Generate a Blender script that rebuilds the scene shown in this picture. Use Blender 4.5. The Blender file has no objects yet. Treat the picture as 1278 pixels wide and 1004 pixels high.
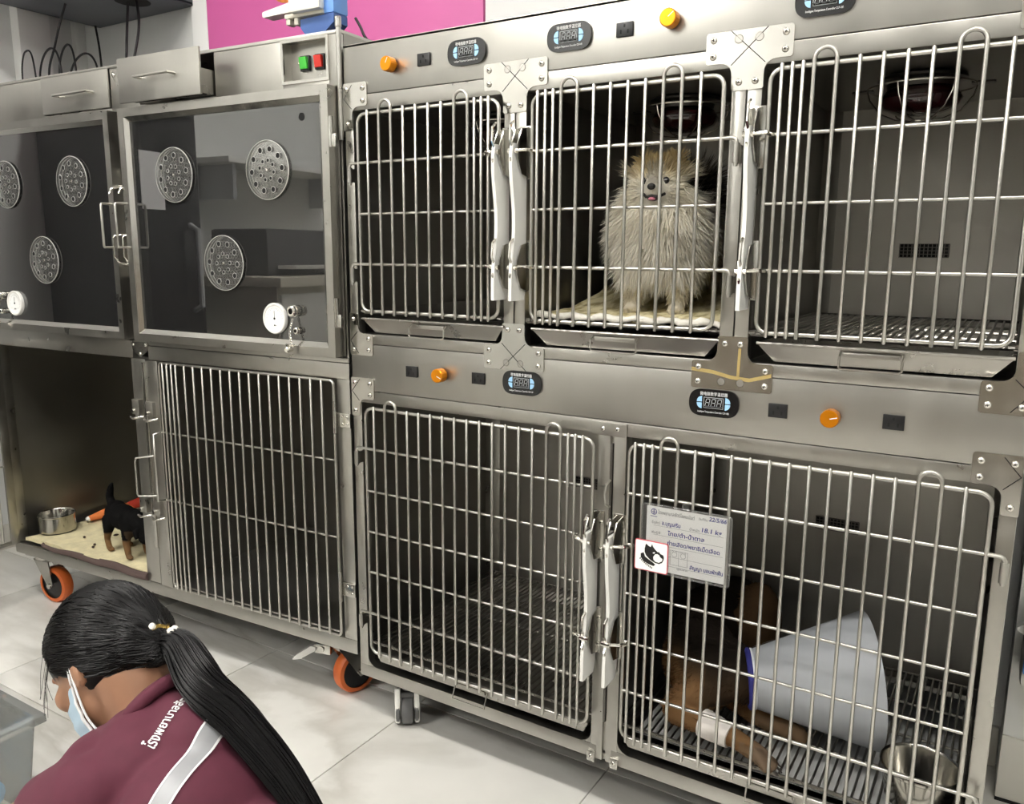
import bpy, bmesh, math, random
from math import sin, cos, pi, radians
from mathutils import Vector, Matrix, Euler
from mathutils.bvhtree import BVHTree

random.seed(7)
SC = bpy.context.scene
COL = SC.collection

# ------------------------------------------------------------------ camera
def make_camera():
    cd = bpy.data.cameras.new('camera')
    cd.sensor_fit = 'HORIZONTAL'; cd.sensor_width = 36.0
    cd.lens = 1022.03 * 36.0 / 1278.0
    cd.clip_start = 0.02
    co = bpy.data.objects.new('camera', cd); COL.objects.link(co)
    yaw, pitch, roll = 0.55485, 0.18037, 0.006286
    f = Vector((-sin(yaw)*cos(pitch), cos(yaw)*cos(pitch), -sin(pitch)))
    r = Vector((cos(yaw), sin(yaw), 0)); u = r.cross(f)
    r2 = r*cos(roll) + u*sin(roll); u2 = -r*sin(roll) + u*cos(roll)
    m = Matrix((r2, u2, -f)).transposed().to_4x4()
    m.translation = Vector((1.21219, -1.30224, 1.075))
    co.matrix_world = m
    SC.camera = co
make_camera()

# ------------------------------------------------------------------ world, view
w = bpy.data.worlds.new('world'); SC.world = w; w.use_nodes = True
w.node_tree.nodes['Background'].inputs[0].default_value = (0.9, 0.95, 1.0, 1)
w.node_tree.nodes['Background'].inputs[1].default_value = 0.05
SC.view_settings.view_transform = 'Standard'
SC.view_settings.look = 'None'
SC.view_settings.gamma = 1.0
SC.view_settings.exposure = 0.12
SC.view_settings.use_curve_mapping = False
SC.cycles.max_bounces = 10
SC.cycles.diffuse_bounces = 4
SC.cycles.glossy_bounces = 5
SC.cycles.transparent_max_bounces = 16
SC.cycles.caustics_reflective = False
SC.cycles.caustics_refractive = False
LAMP = 54.0          # strength of the ceiling lamps' diffusers
# ceiling lamps, the last an unseen extra added to brighten the far wall: (x, y, length along x, width)
CEILING_LAMPS = [(-0.55, -1.0, 1.2, 0.16), (1.15, -1.05, 1.2, 0.16), (-0.55, -2.5, 1.2, 0.16), (2.5, -2.2, 1.2, 0.16), (-0.9, -3.3, 1.2, 0.16)]
ROOM_H = 2.75
X0, X1, Y0, YB = -1.86, 3.3, -3.7, 0.60     # room extents

# ------------------------------------------------------------------ materials
MATS = {}
def lin(c):
    if isinstance(c, str):
        c = tuple(int(c[i:i+2], 16)/255 for i in (0, 2, 4))
    return tuple((v/12.92 if v <= .04045 else ((v+.055)/1.055)**2.4) for v in c)
def mat(name, col, rough=.5, metal=0.0, noise=0.0, nscale=20.0, bump=0.0, bscale=60.0, stretch=None,
        rnoise=0.0, emit=None, estr=0.0, coat=0.0, spec=.5, aniso=0.0, sheen=0.0, attr=None):
    m = bpy.data.materials.new(name); m.use_nodes = True
    nt = m.node_tree; N = nt.nodes; Lk = nt.links
    b = N['Principled BSDF']
    c = lin(col)
    b.inputs['Base Color'].default_value = (*c, 1)
    b.inputs['Roughness'].default_value = rough
    b.inputs['Metallic'].default_value = metal
    b.inputs['Specular IOR Level'].default_value = spec
    b.inputs['Coat Weight'].default_value = coat
    b.inputs['Anisotropic'].default_value = aniso
    b.inputs['Sheen Weight'].default_value = sheen
    if emit:
        b.inputs['Emission Color'].default_value = (*lin(emit), 1)
        b.inputs['Emission Strength'].default_value = estr
    if noise or bump or rnoise:
        tc = N.new('ShaderNodeTexCoord'); mp = N.new('ShaderNodeMapping')
        Lk.new(tc.outputs['Object'], mp.inputs[0])
        if stretch: mp.inputs['Scale'].default_value = stretch
        nz = N.new('ShaderNodeTexNoise'); nz.inputs['Scale'].default_value = nscale
        nz.inputs['Detail'].default_value = 5
        Lk.new(mp.outputs[0], nz.inputs[0])
        if noise:
            rmp = N.new('ShaderNodeMapRange')
            rmp.inputs['From Min'].default_value = .3; rmp.inputs['From Max'].default_value = .7
            rmp.inputs['To Min'].default_value = 1-noise; rmp.inputs['To Max'].default_value = 1+noise
            Lk.new(nz.outputs['Fac'], rmp.inputs[0])
            mx = N.new('ShaderNodeMix'); mx.data_type = 'RGBA'; mx.blend_type = 'MULTIPLY'
            mx.inputs['Factor'].default_value = 1
            mx.inputs['A'].default_value = (*c, 1)
            Lk.new(rmp.outputs[0], mx.inputs['B'])
            Lk.new(mx.outputs['Result'], b.inputs['Base Color'])
        if rnoise:
            r2 = N.new('ShaderNodeMapRange')
            r2.inputs['From Min'].default_value = .3; r2.inputs['From Max'].default_value = .7
            r2.inputs['To Min'].default_value = max(.03, rough-rnoise); r2.inputs['To Max'].default_value = min(1, rough+rnoise)
            Lk.new(nz.outputs['Fac'], r2.inputs[0]); Lk.new(r2.outputs[0], b.inputs['Roughness'])
        if bump:
            n2 = N.new('ShaderNodeTexNoise'); n2.inputs['Scale'].default_value = bscale; n2.inputs['Detail'].default_value = 4
            Lk.new(mp.outputs[0], n2.inputs[0])
            bp = N.new('ShaderNodeBump'); bp.inputs['Strength'].default_value = bump; bp.inputs['Distance'].default_value = .002
            Lk.new(n2.outputs['Fac'], bp.inputs['Height']); Lk.new(bp.outputs[0], b.inputs['Normal'])
    if attr:
        at = N.new('ShaderNodeAttribute'); at.attribute_name = attr
        Lk.new(at.outputs['Color'], b.inputs['Base Color'])
    MATS[name] = m
    return m
def clear(name, col, tint, rough=.05, ior=1.45, body=0.0, bodycol='ffffff', refl=1.0):
    """thin clear sheet: tinted see-through, mirror by Fresnel, a little cloudy body"""
    m = bpy.data.materials.new(name); m.use_nodes = True
    nt = m.node_tree; N = nt.nodes; Lk = nt.links
    for n in list(N):
        if n.type != 'OUTPUT_MATERIAL': N.remove(n)
    out = [n for n in N if n.type == 'OUTPUT_MATERIAL'][0]
    tr = N.new('ShaderNodeBsdfTransparent'); tr.inputs[0].default_value = (*lin(tint), 1)
    df = N.new('ShaderNodeBsdfDiffuse'); df.inputs[0].default_value = (*lin(bodycol), 1)
    gl = N.new('ShaderNodeBsdfGlossy'); gl.inputs['Roughness'].default_value = rough
    gl.inputs[0].default_value = (*lin(col), 1)
    fr = N.new('ShaderNodeFresnel'); fr.inputs[0].default_value = ior
    mu = N.new('ShaderNodeMath'); mu.operation = 'MULTIPLY'; mu.inputs[1].default_value = refl; mu.use_clamp = True
    Lk.new(fr.outputs[0], mu.inputs[0])
    m1 = N.new('ShaderNodeMixShader'); m1.inputs[0].default_value = body
    Lk.new(tr.outputs[0], m1.inputs[1]); Lk.new(df.outputs[0], m1.inputs[2])
    m2 = N.new('ShaderNodeMixShader')
    Lk.new(mu.outputs[0], m2.inputs[0]); Lk.new(m1.outputs[0], m2.inputs[1]); Lk.new(gl.outputs[0], m2.inputs[2])
    Lk.new(m2.outputs[0], out.inputs[0])
    MATS[name] = m
    return m

mat('fascia', 'adaba5', .36, 1, noise=.05, nscale=14, rnoise=.06, stretch=(1, 1, .25), bump=.03, bscale=30)
mat('frame_steel', 'b0aea8', .33, 1, noise=.06, nscale=22, rnoise=.07, bump=.03, bscale=40)
mat('inner_steel', '97958f', .40, 1, noise=.07, nscale=5, rnoise=.08)
mat('back_steel', 'b9b6af', .52, 1, noise=.08, nscale=6, rnoise=.08)
mat('plate_steel', 'c2c0ba', .17, 1, noise=.03, nscale=30, rnoise=.05)
mat('rod', 'c0beb8', .28, 1)
mat('tray_steel', 'a6a39d', .3, 1, noise=.05, nscale=14, rnoise=.05)
mat('grate_rod', '8e8b85', .3, 1)
mat('chrome', 'e2dfd8', .1, 1)
mat('dark_steel', '6d6a66', .35, 1)
mat('black_plastic', '0f0f11', .35)
mat('black_gloss', '08080c', .18, coat=.3)
mat('dark_void', '090909', .9)
mat('white_plastic', 'e6e5e0', .4)
mat('offwhite_plastic', 'd8d3c4', .5)
mat('amber', 'e08a10', .28, .75)
mat('blue_button', '9cc8ec', .4)
mat('digit_grey', 'a9adb0', .4)
mat('screen_grey', '3a3c40', .3)
mat('print_white', 'e9e9e9', .6)
mat('red_switch', 'c22a20', .3, coat=.3)
mat('green_switch', '3fb13a', .3, coat=.3)
mat('wall_paint', 'd9dad8', .75, noise=.02, nscale=3)
mat('white_gloss', 'f0f0ee', .25)
mat('pink', 'd667a6', .45, noise=.02, nscale=6)
mat('ceiling_paint', 'e8e8e6', .8)
mat('grout', '8f8e88', .8)
mat('trim_white', 'e4e4e1', .5)
mat('baseboard_tile', 'd2cfc6', .3)
mat('rack_grey', '55575e', .45)
mat('lamp_housing', 'f0f0f0', .5)
mat('lamp_diffuser', 'ffffff', .5, emit='fffcf6', estr=LAMP)
mat('orange_tyre', 'c8622a', .45, noise=.06, nscale=40)
mat('grey_rubber', '5c5c5c', .6)
mat('pedal', 'c9c7c2', .4)
mat('paper', 'fafaf8', .6)
mat('ink_blue', '10208c', .6)
mat('ink_grey', '6b6b70', .6)
mat('ink_black', '121212', .6)
mat('sticker_red', 'd05a66', .5)
mat('lamp_red', '30070d', .08, coat=.6)
mat('lamp_shell', '4a4844', .3, .8)
mat('wood', '4a4744', .45, noise=.15, nscale=4, stretch=(1, 8, 8))
mat('wood_light', '8d8478', .5, noise=.1, nscale=4, stretch=(1, 8, 8))
mat('dark_metal_paint', '2b2c2e', .35)
mat('streak', 'a8935c', .6)
mat('liner', 'c6c6c4', .85, noise=.06, nscale=12)
mat('skin', '9d745a', .5, noise=.05, nscale=30)
mat('skin_dark', '8a5a40', .55)
mat('nail', 'd9a68e', .3)
mat('mask_blue', 'b9d3e6', .75, bump=.1, bscale=200)
mat('mask_white', 'eef0f2', .75)
mat('hair_black', '060506', .36, spec=.22)
mat('maroon', '551d30', .8, noise=.05, nscale=60, bump=.25, bscale=18, sheen=.04)
mat('trousers', '2a2430', .8)
mat('reflective', '9fa0a3', .45, .2, noise=.04, nscale=50)
mat('gold', 'b89b57', .25, 1)
mat('pearl', 'f0ece2', .2)
mat('blanket', 'd8cda6', .95, noise=.12, nscale=35, bump=.6, bscale=120)
mat('blanket_fleece', 'e3dfd4', .95, noise=.1, nscale=60, bump=.8, bscale=200)
mat('binding', '53433f', .85, bump=.3, bscale=60)
mat('cone', 'd9dbde', .3, spec=.5)
mat('cone_tab', 'e6e9ee', .35)
mat('navy', '2a2a78', .7)
mat('bandage', 'd9d3cd', .9, bump=.4, bscale=150)
mat('toy_orange', 'd2743a', .85)
mat('toy_red', 'c03a28', .85)
mat('blue_tissue', '6fa8d6', .8)
mat('yellow_tissue', 'd8d48a', .8)
mat('kibble', '2e1d12', .8)
mat('pump_white', 'e4e2da', .4)
mat('pump_blue', '6f9fe6', .4)
mat('pump_dark', '3d5f9d', .45)
mat('mesh_orange', 'd98a45', .7, noise=.3, nscale=60)
mat('cable', '161618', .5)
mat('fur', 'ffffff', .85, attr='Col', spec=.2)
mat('eye', '0a0706', .08, coat=.8)
mat('nose', '120e0e', .35)
mat('tongue', 'c9788a', .4)
mat('claw', '3a322c', .4)
mat('silver_paint', 'c4c6c9', .35, .4)
clear('acrylic', 'ffffff', 'cdccc8', rough=.012, ior=1.5, body=.015, refl=2.9)
clear('disc_clear', 'ffffff', 'f2f2f0', rough=.10, ior=1.4, body=.07, bodycol='d6d6d2', refl=1.2)
clear('sleeve', 'ffffff', 'fefefe', rough=.12, ior=1.22, body=.03, bodycol='d5d5d5')
clear('box_plastic', 'ffffff', 'fbfcfb', rough=.15, ior=1.35, body=.13, bodycol='f4f6f3')

def marble():
    m = bpy.data.materials.new('marble_tile'); m.use_nodes = True
    nt = m.node_tree; N = nt.nodes; Lk = nt.links; b = N['Principled BSDF']
    g = N.new('ShaderNodeNewGeometry'); mp = N.new('ShaderNodeMapping')
    mp.inputs['Rotation'].default_value = (0, 0, .7); mp.inputs['Scale'].default_value = (1, 2.4, 1)
    Lk.new(g.outputs['Position'], mp.inputs[0])
    n1 = N.new('ShaderNodeTexNoise'); n1.inputs['Scale'].default_value = 1.1; n1.inputs['Detail'].default_value = 8
    n1.inputs['Distortion'].default_value = .7
    Lk.new(mp.outputs[0], n1.inputs[0])
    cr = N.new('ShaderNodeValToRGB')
    e = cr.color_ramp.elements
    e[0].position = .42; e[0].color = (*lin('eceae4'), 1)
    e[1].position = .62; e[1].color = (*lin('eceae4'), 1)
    a = e.new(.505); a.color = (*lin('cfccc4'), 1)
    a = e.new(.545); a.color = (*lin('e8e6e0'), 1)
    Lk.new(n1.outputs['Fac'], cr.inputs[0])
    n2 = N.new('ShaderNodeTexNoise'); n2.inputs['Scale'].default_value = 3.0; n2.inputs['Detail'].default_value = 4
    Lk.new(g.outputs['Position'], n2.inputs[0])
    mr = N.new('ShaderNodeMapRange'); mr.inputs['From Min'].default_value = .35; mr.inputs['From Max'].default_value = .7
    mr.inputs['To Min'].default_value = 1.0; mr.inputs['To Max'].default_value = .88
    Lk.new(n2.outputs['Fac'], mr.inputs[0])
    mx = N.new('ShaderNodeMix'); mx.data_type = 'RGBA'; mx.blend_type = 'MULTIPLY'; mx.inputs['Factor'].default_value = 1
    Lk.new(cr.outputs[0], mx.inputs['A']); Lk.new(mr.outputs[0], mx.inputs['B'])
    Lk.new(mx.outputs['Result'], b.inputs['Base Color'])
    b.inputs['Roughness'].default_value = .22
    MATS['marble_tile'] = m
marble()

# ------------------------------------------------------------------ mesh helpers
class MB:
    def __init__(s): s.v = []; s.f = []
    def add(s, vs, fs):
        o = len(s.v); s.v += [tuple(v) for v in vs]; s.f += [tuple(i+o for i in f) for f in fs]; return s
    def box(s, x0, x1, y0, y1, z0, z1, b=0.0):
        if x1 < x0: x0, x1 = x1, x0
        if y1 < y0: y0, y1 = y1, y0
        if z1 < z0: z0, z1 = z1, z0
        if b <= 0:
            return s.add([(x0,y0,z0),(x1,y0,z0),(x1,y1,z0),(x0,y1,z0),(x0,y0,z1),(x1,y0,z1),(x1,y1,z1),(x0,y1,z1)],
                         [(0,3,2,1),(4,5,6,7),(0,1,5,4),(1,2,6,5),(2,3,7,6),(3,0,4,7)])
        b = min(b, (x1-x0)*.45, (y1-y0)*.45, (z1-z0)*.45)
        bm = bmesh.new(); bmesh.ops.create_cube(bm, size=1)
        for v in bm.verts:
            v.co = ((x0+x1)/2+v.co.x*(x1-x0), (y0+y1)/2+v.co.y*(y1-y0), (z0+z1)/2+v.co.z*(z1-z0))
        bmesh.ops.bevel(bm, geom=bm.edges[:], offset=b, segments=2, affect='EDGES', profile=.6)
        s.bm(bm); return s
    def bm(s, bm):
        bm.verts.index_update()
        s.add([v.co[:] for v in bm.verts], [[v.index for v in f.verts] for f in bm.faces]); bm.free(); return s
    def tube(s, pts, r, n=8, closed=False, cap=True, radii=None):
        pts = [Vector(p) for p in pts]; m = len(pts); rings = []
        prev = None
        for i, p in enumerate(pts):
            if closed: t = (pts[(i+1) % m]-pts[i-1])
            elif i == 0: t = pts[1]-pts[0]
            elif i == m-1: t = pts[-1]-pts[-2]
            else: t = (pts[i+1]-p).normalized()+(p-pts[i-1]).normalized()
            if t.length < 1e-9: t = Vector((0,0,1))
            t.normalize()
            if prev is None:
                a = Vector((0,0,1)) if abs(t.z) < .9 else Vector((1,0,0))
                u = t.cross(a).normalized()
            else:
                u = prev-t*prev.dot(t)
                u = u.normalized() if u.length > 1e-6 else t.orthogonal().normalized()
            prev = u; w = t.cross(u)
            rr = radii[i] if radii else r
            sc = 1.0
            rings.append([p+(u*cos(2*pi*k/n)+w*sin(2*pi*k/n))*rr*sc for k in range(n)])
        vs = [v for rg in rings for v in rg]; fs = []
        for i in range(m if closed else m-1):
            a = i*n; b2 = ((i+1) % m)*n
            for k in range(n):
                fs.append((a+k, a+(k+1) % n, b2+(k+1) % n, b2+k))
        if cap and not closed:
            fs.append(tuple(range(n-1, -1, -1))); fs.append(tuple((m-1)*n+k for k in range(n)))
        return s.add(vs, fs)
    def rod(s, a, b, r, n=8): return s.tube([a, b], r, n)
    def prism(s, poly, y0, y1, axes='xz'):
        """polygon in the given plane, extruded along the remaining axis from y0 to y1"""
        def P(p, h):
            if axes == 'xz': return (p[0], h, p[1])
            if axes == 'xy': return (p[0], p[1], h)
            return (h, p[0], p[1])
        n = len(poly)
        vs = [P(p, y0) for p in poly]+[P(p, y1) for p in poly]
        fs = [tuple(range(n)), tuple(range(2*n-1, n-1, -1))]+[(i, i+n, (i+1) % n+n, (i+1) % n) for i in range(n)]
        return s.add(vs, fs)
    def lathe(s, prof, n=24, c=(0,0,0), axis='z', cap=True):
        vs = []; fs = []
        def P(r, h, a):
            x, y = r*cos(a), r*sin(a)
            if axis == 'z': q = (x, y, h)
            elif axis == 'y': q = (x, h, y)
            else: q = (h, x, y)
            return (c[0]+q[0], c[1]+q[1], c[2]+q[2])
        for r, h in prof:
            for k in range(n): vs.append(P(max(r, 1e-5), h, 2*pi*k/n))
        for i in range(len(prof)-1):
            for k in range(n):
                fs.append((i*n+k, i*n+(k+1) % n, (i+1)*n+(k+1) % n, (i+1)*n+k))
        if cap:
            fs.append(tuple(range(n))); fs.append(tuple((len(prof)-1)*n+k for k in range(n)))
        return s.add(vs, fs)
    def torus(s, c, R, r, n=24, m=6, axis='y'):
        pts = []
        for k in range(n):
            a = 2*pi*k/n
            if axis == 'y': pts.append((c[0]+R*cos(a), c[1], c[2]+R*sin(a)))
            elif axis == 'z': pts.append((c[0]+R*cos(a), c[1]+R*sin(a), c[2]))
            else: pts.append((c[0], c[1]+R*cos(a), c[2]+R*sin(a)))
        return s.tube(pts, r, m, closed=True)
    def ell(s, c, r, seg=16, rings=10, rot=None):
        vs = []; fs = []
        for i in range(rings+1):
            th = pi*i/rings
            for k in range(seg):
                a = 2*pi*k/seg
                p = Vector((r[0]*sin(th)*cos(a), r[1]*sin(th)*sin(a), r[2]*cos(th)))
                if rot is not None: p = rot @ p
                vs.append(p+Vector(c))
        for i in range(rings):
            for k in range(seg):
                fs.append((i*seg+k, (i+1)*seg+k, (i+1)*seg+(k+1) % seg, i*seg+(k+1) % seg))
        return s.add(vs, fs)
    def xform(s, M):
        s.v = [tuple(M @ Vector(v)) for v in s.v]; return s

def link(name, data, parent=None):
    o = bpy.data.objects.new(name, data); COL.objects.link(o)
    if parent: o.parent = parent
    return o
def mesh_of(name, mb, material, smooth=None):
    me = bpy.data.meshes.new(name)
    me.from_pydata(mb.v, [], mb.f)
    bm = bmesh.new(); bm.from_mesh(me)
    bmesh.ops.remove_doubles(bm, verts=bm.verts, dist=1e-6)
    bmesh.ops.dissolve_degenerate(bm, edges=bm.edges, dist=1e-7)
    bmesh.ops.recalc_face_normals(bm, faces=bm.faces)
    if smooth is not None:
        for f in bm.faces: f.smooth = True
        for e in bm.edges:
            e.smooth = not (len(e.link_faces) != 2 or e.calc_face_angle(0) > radians(smooth))
    bm.to_mesh(me); bm.free()
    me.materials.append(MATS[material] if isinstance(material, str) else material)
    return me
def part(name, mb, material, parent=None, smooth=35, loc=None, label=None, rot=None):
    o = link(name, mesh_of(name, mb, material, smooth), parent)
    if loc: o.location = loc
    if rot: o.rotation_euler = rot
    if label: o['label'] = label
    return o
def again(src, parent, loc=None, rot=None, scale=None):
    o = src.copy(); COL.objects.link(o); o.parent = parent
    if loc is not None: o.location = loc
    if rot is not None: o.rotation_euler = rot
    if scale is not None: o.scale = scale
    return o
def inst(name, me, parent, loc=(0,0,0), rot=None, scale=None):
    o = link(name, me, parent); o.location = loc
    if rot: o.rotation_euler = rot
    if scale: o.scale = scale
    return o
def tag(o, label, cat, group=None):
    o['label'] = label; o['category'] = cat
    if group: o['group'] = group
    return o
def thing(name, label, cat, loc=(0,0,0), rotz=0.0, group=None):
    o = bpy.data.objects.new(name, None); COL.objects.link(o)
    o.empty_display_size = .1
    o.location = loc; o.rotation_euler = (0, 0, rotz)
    return tag(o, label, cat, group)
def struct(name, mb, material, parent=None, smooth=None):
    o = part(name, mb, material, parent, smooth)
    if parent is None: o['kind'] = 'structure'
    return o
def arc(c, r, a0, a1, n=6):
    return [(c[0]+r*cos(a0+(a1-a0)*i/n), c[1]+r*sin(a0+(a1-a0)*i/n)) for i in range(n+1)]
def rpoly(pts, rad, n=5):
    """polygon with rounded corners (radius per vertex or one value)"""
    out = []; m = len(pts)
    for i, p in enumerate(pts):
        r = rad[i] if isinstance(rad, (list, tuple)) else rad
        p = Vector(p).to_2d(); a = (Vector(pts[i-1]).to_2d()-p); b = (Vector(pts[(i+1) % m]).to_2d()-p)
        if r <= 0: out.append(tuple(p)); continue
        la, lb = a.length, b.length; a.normalize(); b.normalize()
        ang = a.angle(b); d = min(r/math.tan(ang/2), la*.49, lb*.49)
        pa, pb = p+a*d, p+b*d
        for k in range(n+1):
            t = k/n
            out.append(tuple(pa*(1-t)**2+p*2*t*(1-t)+pb*t**2))
    return out
def rrect(x0, x1, z0, z1, r, n=5): return rpoly([(x0,z0),(x1,z0),(x1,z1),(x0,z1)], r, n)
def text_mb(body, size, font=None, shear=0.0, bold=0.0, depth=0.0, align='CENTER', maxw=None):
    cu = bpy.data.curves.new('txt', 'FONT'); cu.body = body; cu.size = size; cu.align_x = align; cu.align_y = 'CENTER'
    cu.shear = shear; cu.offset = bold; cu.extrude = depth; cu.resolution_u = 3
    o = bpy.data.objects.new('txt', cu); COL.objects.link(o)
    dg = bpy.context.evaluated_depsgraph_get(); dg.update()
    me = bpy.data.meshes.new_from_object(o.evaluated_get(dg))
    mb = MB(); mb.add([v.co[:] for v in me.vertices], [p.vertices[:] for p in me.polygons])
    bpy.data.objects.remove(o); bpy.data.curves.remove(cu); bpy.data.meshes.remove(me)
    if maxw and mb.v:
        xs = [v[0] for v in mb.v]; wd = max(xs)-min(xs); cx = (max(xs)+min(xs))/2
        k = maxw/wd if wd > 1e-6 else 1
        mb.v = [((v[0]-cx)*k, v[1], v[2]) for v in mb.v]
    return mb
def on_front(mb, x, z, y=0.0):
    """text/flat mesh in xy -> stands in the xz plane facing -y"""
    mb.v = [(v[0]+x, y-v[2], v[1]+z) for v in mb.v]; return mb
def bake(o):
    dg = bpy.context.evaluated_depsgraph_get(); dg.update()
    me = bpy.data.meshes.new_from_object(o.evaluated_get(dg))
    old = o.data; o.modifiers.clear(); o.data = me
    bpy.data.meshes.remove(old); return o
def blob(name, mb, material, parent=None, voxel=.004, smooth=6, factor=.6, dec=None):
    """overlapping closed shapes fused into one continuous skin"""
    me = bpy.data.meshes.new(name); me.from_pydata(mb.v, [], mb.f)
    bm = bmesh.new(); bm.from_mesh(me); bmesh.ops.recalc_face_normals(bm, faces=bm.faces); bm.to_mesh(me); bm.free()
    o = link(name, me, parent)
    r = o.modifiers.new('r', 'REMESH'); r.mode = 'VOXEL'; r.voxel_size = voxel
    s = o.modifiers.new('s', 'SMOOTH'); s.iterations = smooth; s.factor = factor
    bake(o)
    o.data.materials.clear(); o.data.materials.append(MATS[material])
    for p in o.data.polygons: p.use_smooth = True
    return o
def capsule(mb, pts, radii, n=14):
    """tapered limb: spheres at the joints, tube between"""
    for i in range(len(pts)-1):
        a, b = Vector(pts[i]), Vector(pts[i+1])
        k = 5
        mb.tube([a.lerp(b, t/k) for t in range(k+1)], 0, n, radii=[radii[i]+(radii[i+1]-radii[i])*t/k for t in range(k+1)])
    for p, r in zip(pts, radii): mb.ell(p, (r, r, r), n, 8)
    return mb

# ================================================================== ROOM
def build_room():
    fl = struct('floor', MB().box(X0, X1, Y0, YB, -.06, -.004), 'grout')
    P = .4975; g = .0012
    tme = mesh_of('tile', MB().box(-P/2+g, P/2-g, -P/2+g, P/2-g, -.012, 0, .0012), 'marble_tile', 35)
    ox, oy = .066+P/2, .133+P/2
    i0 = int((X0-ox)/P)-1; i1 = int((X1-ox)/P)+1; j0 = int((Y0-oy)/P)-1; j1 = 1
    for i in range(i0, i1+1):
        for j in range(j0, j1+1):
            cx, cy = ox+i*P, oy+j*P
            xa, xb = max(cx-P/2+g, X0+.002), min(cx+P/2-g, X1-.002); ya, yb = max(cy-P/2+g, Y0+.002), min(cy+P/2-g, YB-.002)
            if xb-xa < .02 or yb-ya < .02: continue
            if xb-xa > P-.004 and yb-ya > P-.004: inst('tile', tme, fl, (cx, cy, 0))
            else: part('tile', MB().box(xa, xb, ya, yb, -.012, 0, .0012), 'marble_tile', fl)
    struct('wall_back', MB().box(X0-.1, X1+.1, YB, YB+.12, 0, ROOM_H), 'wall_paint')
    struct('wall_left', MB().box(X0-.12, X0, Y0-.1, YB, 0, ROOM_H), 'wall_paint')
    struct('wall_right', MB().box(X1, X1+.12, Y0-.1, YB, 0, ROOM_H), 'wall_paint')
    struct('wall_front', MB().box(X0, X1, Y0-.12, Y0, 0, ROOM_H), 'wall_paint')
    struct('ceiling', MB().box(X0-.1, X1+.1, Y0-.1, YB+.1, ROOM_H, ROOM_H+.1), 'ceiling_paint')
    # white pier right of the steel cages, with a tiled skirting
    struct('wall_pier', MB().box(1.262, 2.3, .475, YB, 0, ROOM_H, .004), 'trim_white', smooth=35)
    struct('baseboard_right', MB().box(1.262, 2.3, .468, .475, .006, .14, .002), 'baseboard_tile', smooth=35)
    struct('trim_1', MB().box(1.262, 2.3, .466, .475, 0, .006), 'dark_void')
    # boxed-in pipe and trims in the far corner
    struct('trim_2', MB().box(X0, X0+.05, .345, .455, 0, ROOM_H, .004), 'trim_white', smooth=35)
    struct('trim_3', MB().box(X0, X0+.03, .56, YB, 0, ROOM_H, .006), 'trim_white', smooth=35)
    struct('baseboard_back', MB().box(X0, 1.26, YB-.012, YB, 0, .09, .003), 'baseboard_tile', smooth=35)
    struct('baseboard_left', MB().box(X0, X0+.012, Y0, YB, 0, .09, .003), 'baseboard_tile', smooth=35)
build_room()

def build_wall_panels():
    o = part('wall_panel', MB().box(-1.135, -.055, YB-.012, YB, 1.05, 2.45, .002), 'pink')
    tag(o, 'bright pink rectangular wall panel behind the cage tops', 'wall panel')
    o = part('wall_panel', MB().box(-.050, 1.25, YB-.010, YB, 1.05, 2.45, .002), 'white_gloss')
    tag(o, 'glossy white wall panel right of the pink one', 'wall panel')
    o = part('wall_panel', MB().box(-1.215, -1.139, YB-.010, YB, 1.05, 2.45, .002), 'white_gloss')  # lit stretch of the back wall, put in as a white strip
    tag(o, 'narrow white strip standing for lit wall left of the pink panel', 'wall panel')
build_wall_panels()

def build_ceiling_lamps():
    words = ['long white ceiling lamp over the grey cage unit', 'long white ceiling lamp over the steel cage bank',
             'long white ceiling lamp far from the cages on the left', 'long white ceiling lamp far from the cages on the right',
             'added long white lamp by the far wall, brightening what the steel mirrors']
    for (x, y, l, wd), lab in zip(CEILING_LAMPS, words):
        t = thing('ceiling_lamp', lab, 'lamp', (x, y, ROOM_H), 0, 'ceiling lamps')
        part('housing', MB().box(-l/2, l/2, -wd/2, wd/2, -.045, 0, .006), 'lamp_housing', t)
        part('diffuser', MB().box(-l/2+.015, l/2-.015, -wd/2+.012, wd/2-.012, -.058, -.046, .003), 'lamp_diffuser', t)
build_ceiling_lamps()

def build_wall_rack():
    # wall-hung network cabinet in the corner, only its underside and right side in view
    t = thing('wall_cabinet', 'dark grey wall-hung equipment cabinet in the far corner, cables hanging from it', 'cabinet', (0, 0, 0))
    x0, x1, y0, y1, z0, z1 = -1.735, -1.205, .06, .597, 1.868, 2.42
    m = MB().box(x0, x1, y0, y1, z0, z0+.012, .003)
    m.box(x0, x0+.012, y0, y1, z0, z1, .002).box(x1-.012, x1, y0, y1, z0, z1, .002).box(x0, x1, y0, y1, z1-.012, z1, .002)
    part('body', m, 'rack_grey', t)
    part('door', MB().box(x0+.01, x1-.01, y0-.012, y0, z0+.01, z1-.01, .003), 'black_gloss', t)
    for k in range(6):
        part('vent_slot', MB().box(x1-.001, x1+.0012, .40+k*.022, .412+k*.022, z0+.03, z0+.10), 'dark_void', t)
    part('cable_hole', MB().lathe([(.055, -.001), (.055, .002)], 20, (-1.335, .46, z0)), 'dark_void', t)
build_wall_rack()

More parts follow.
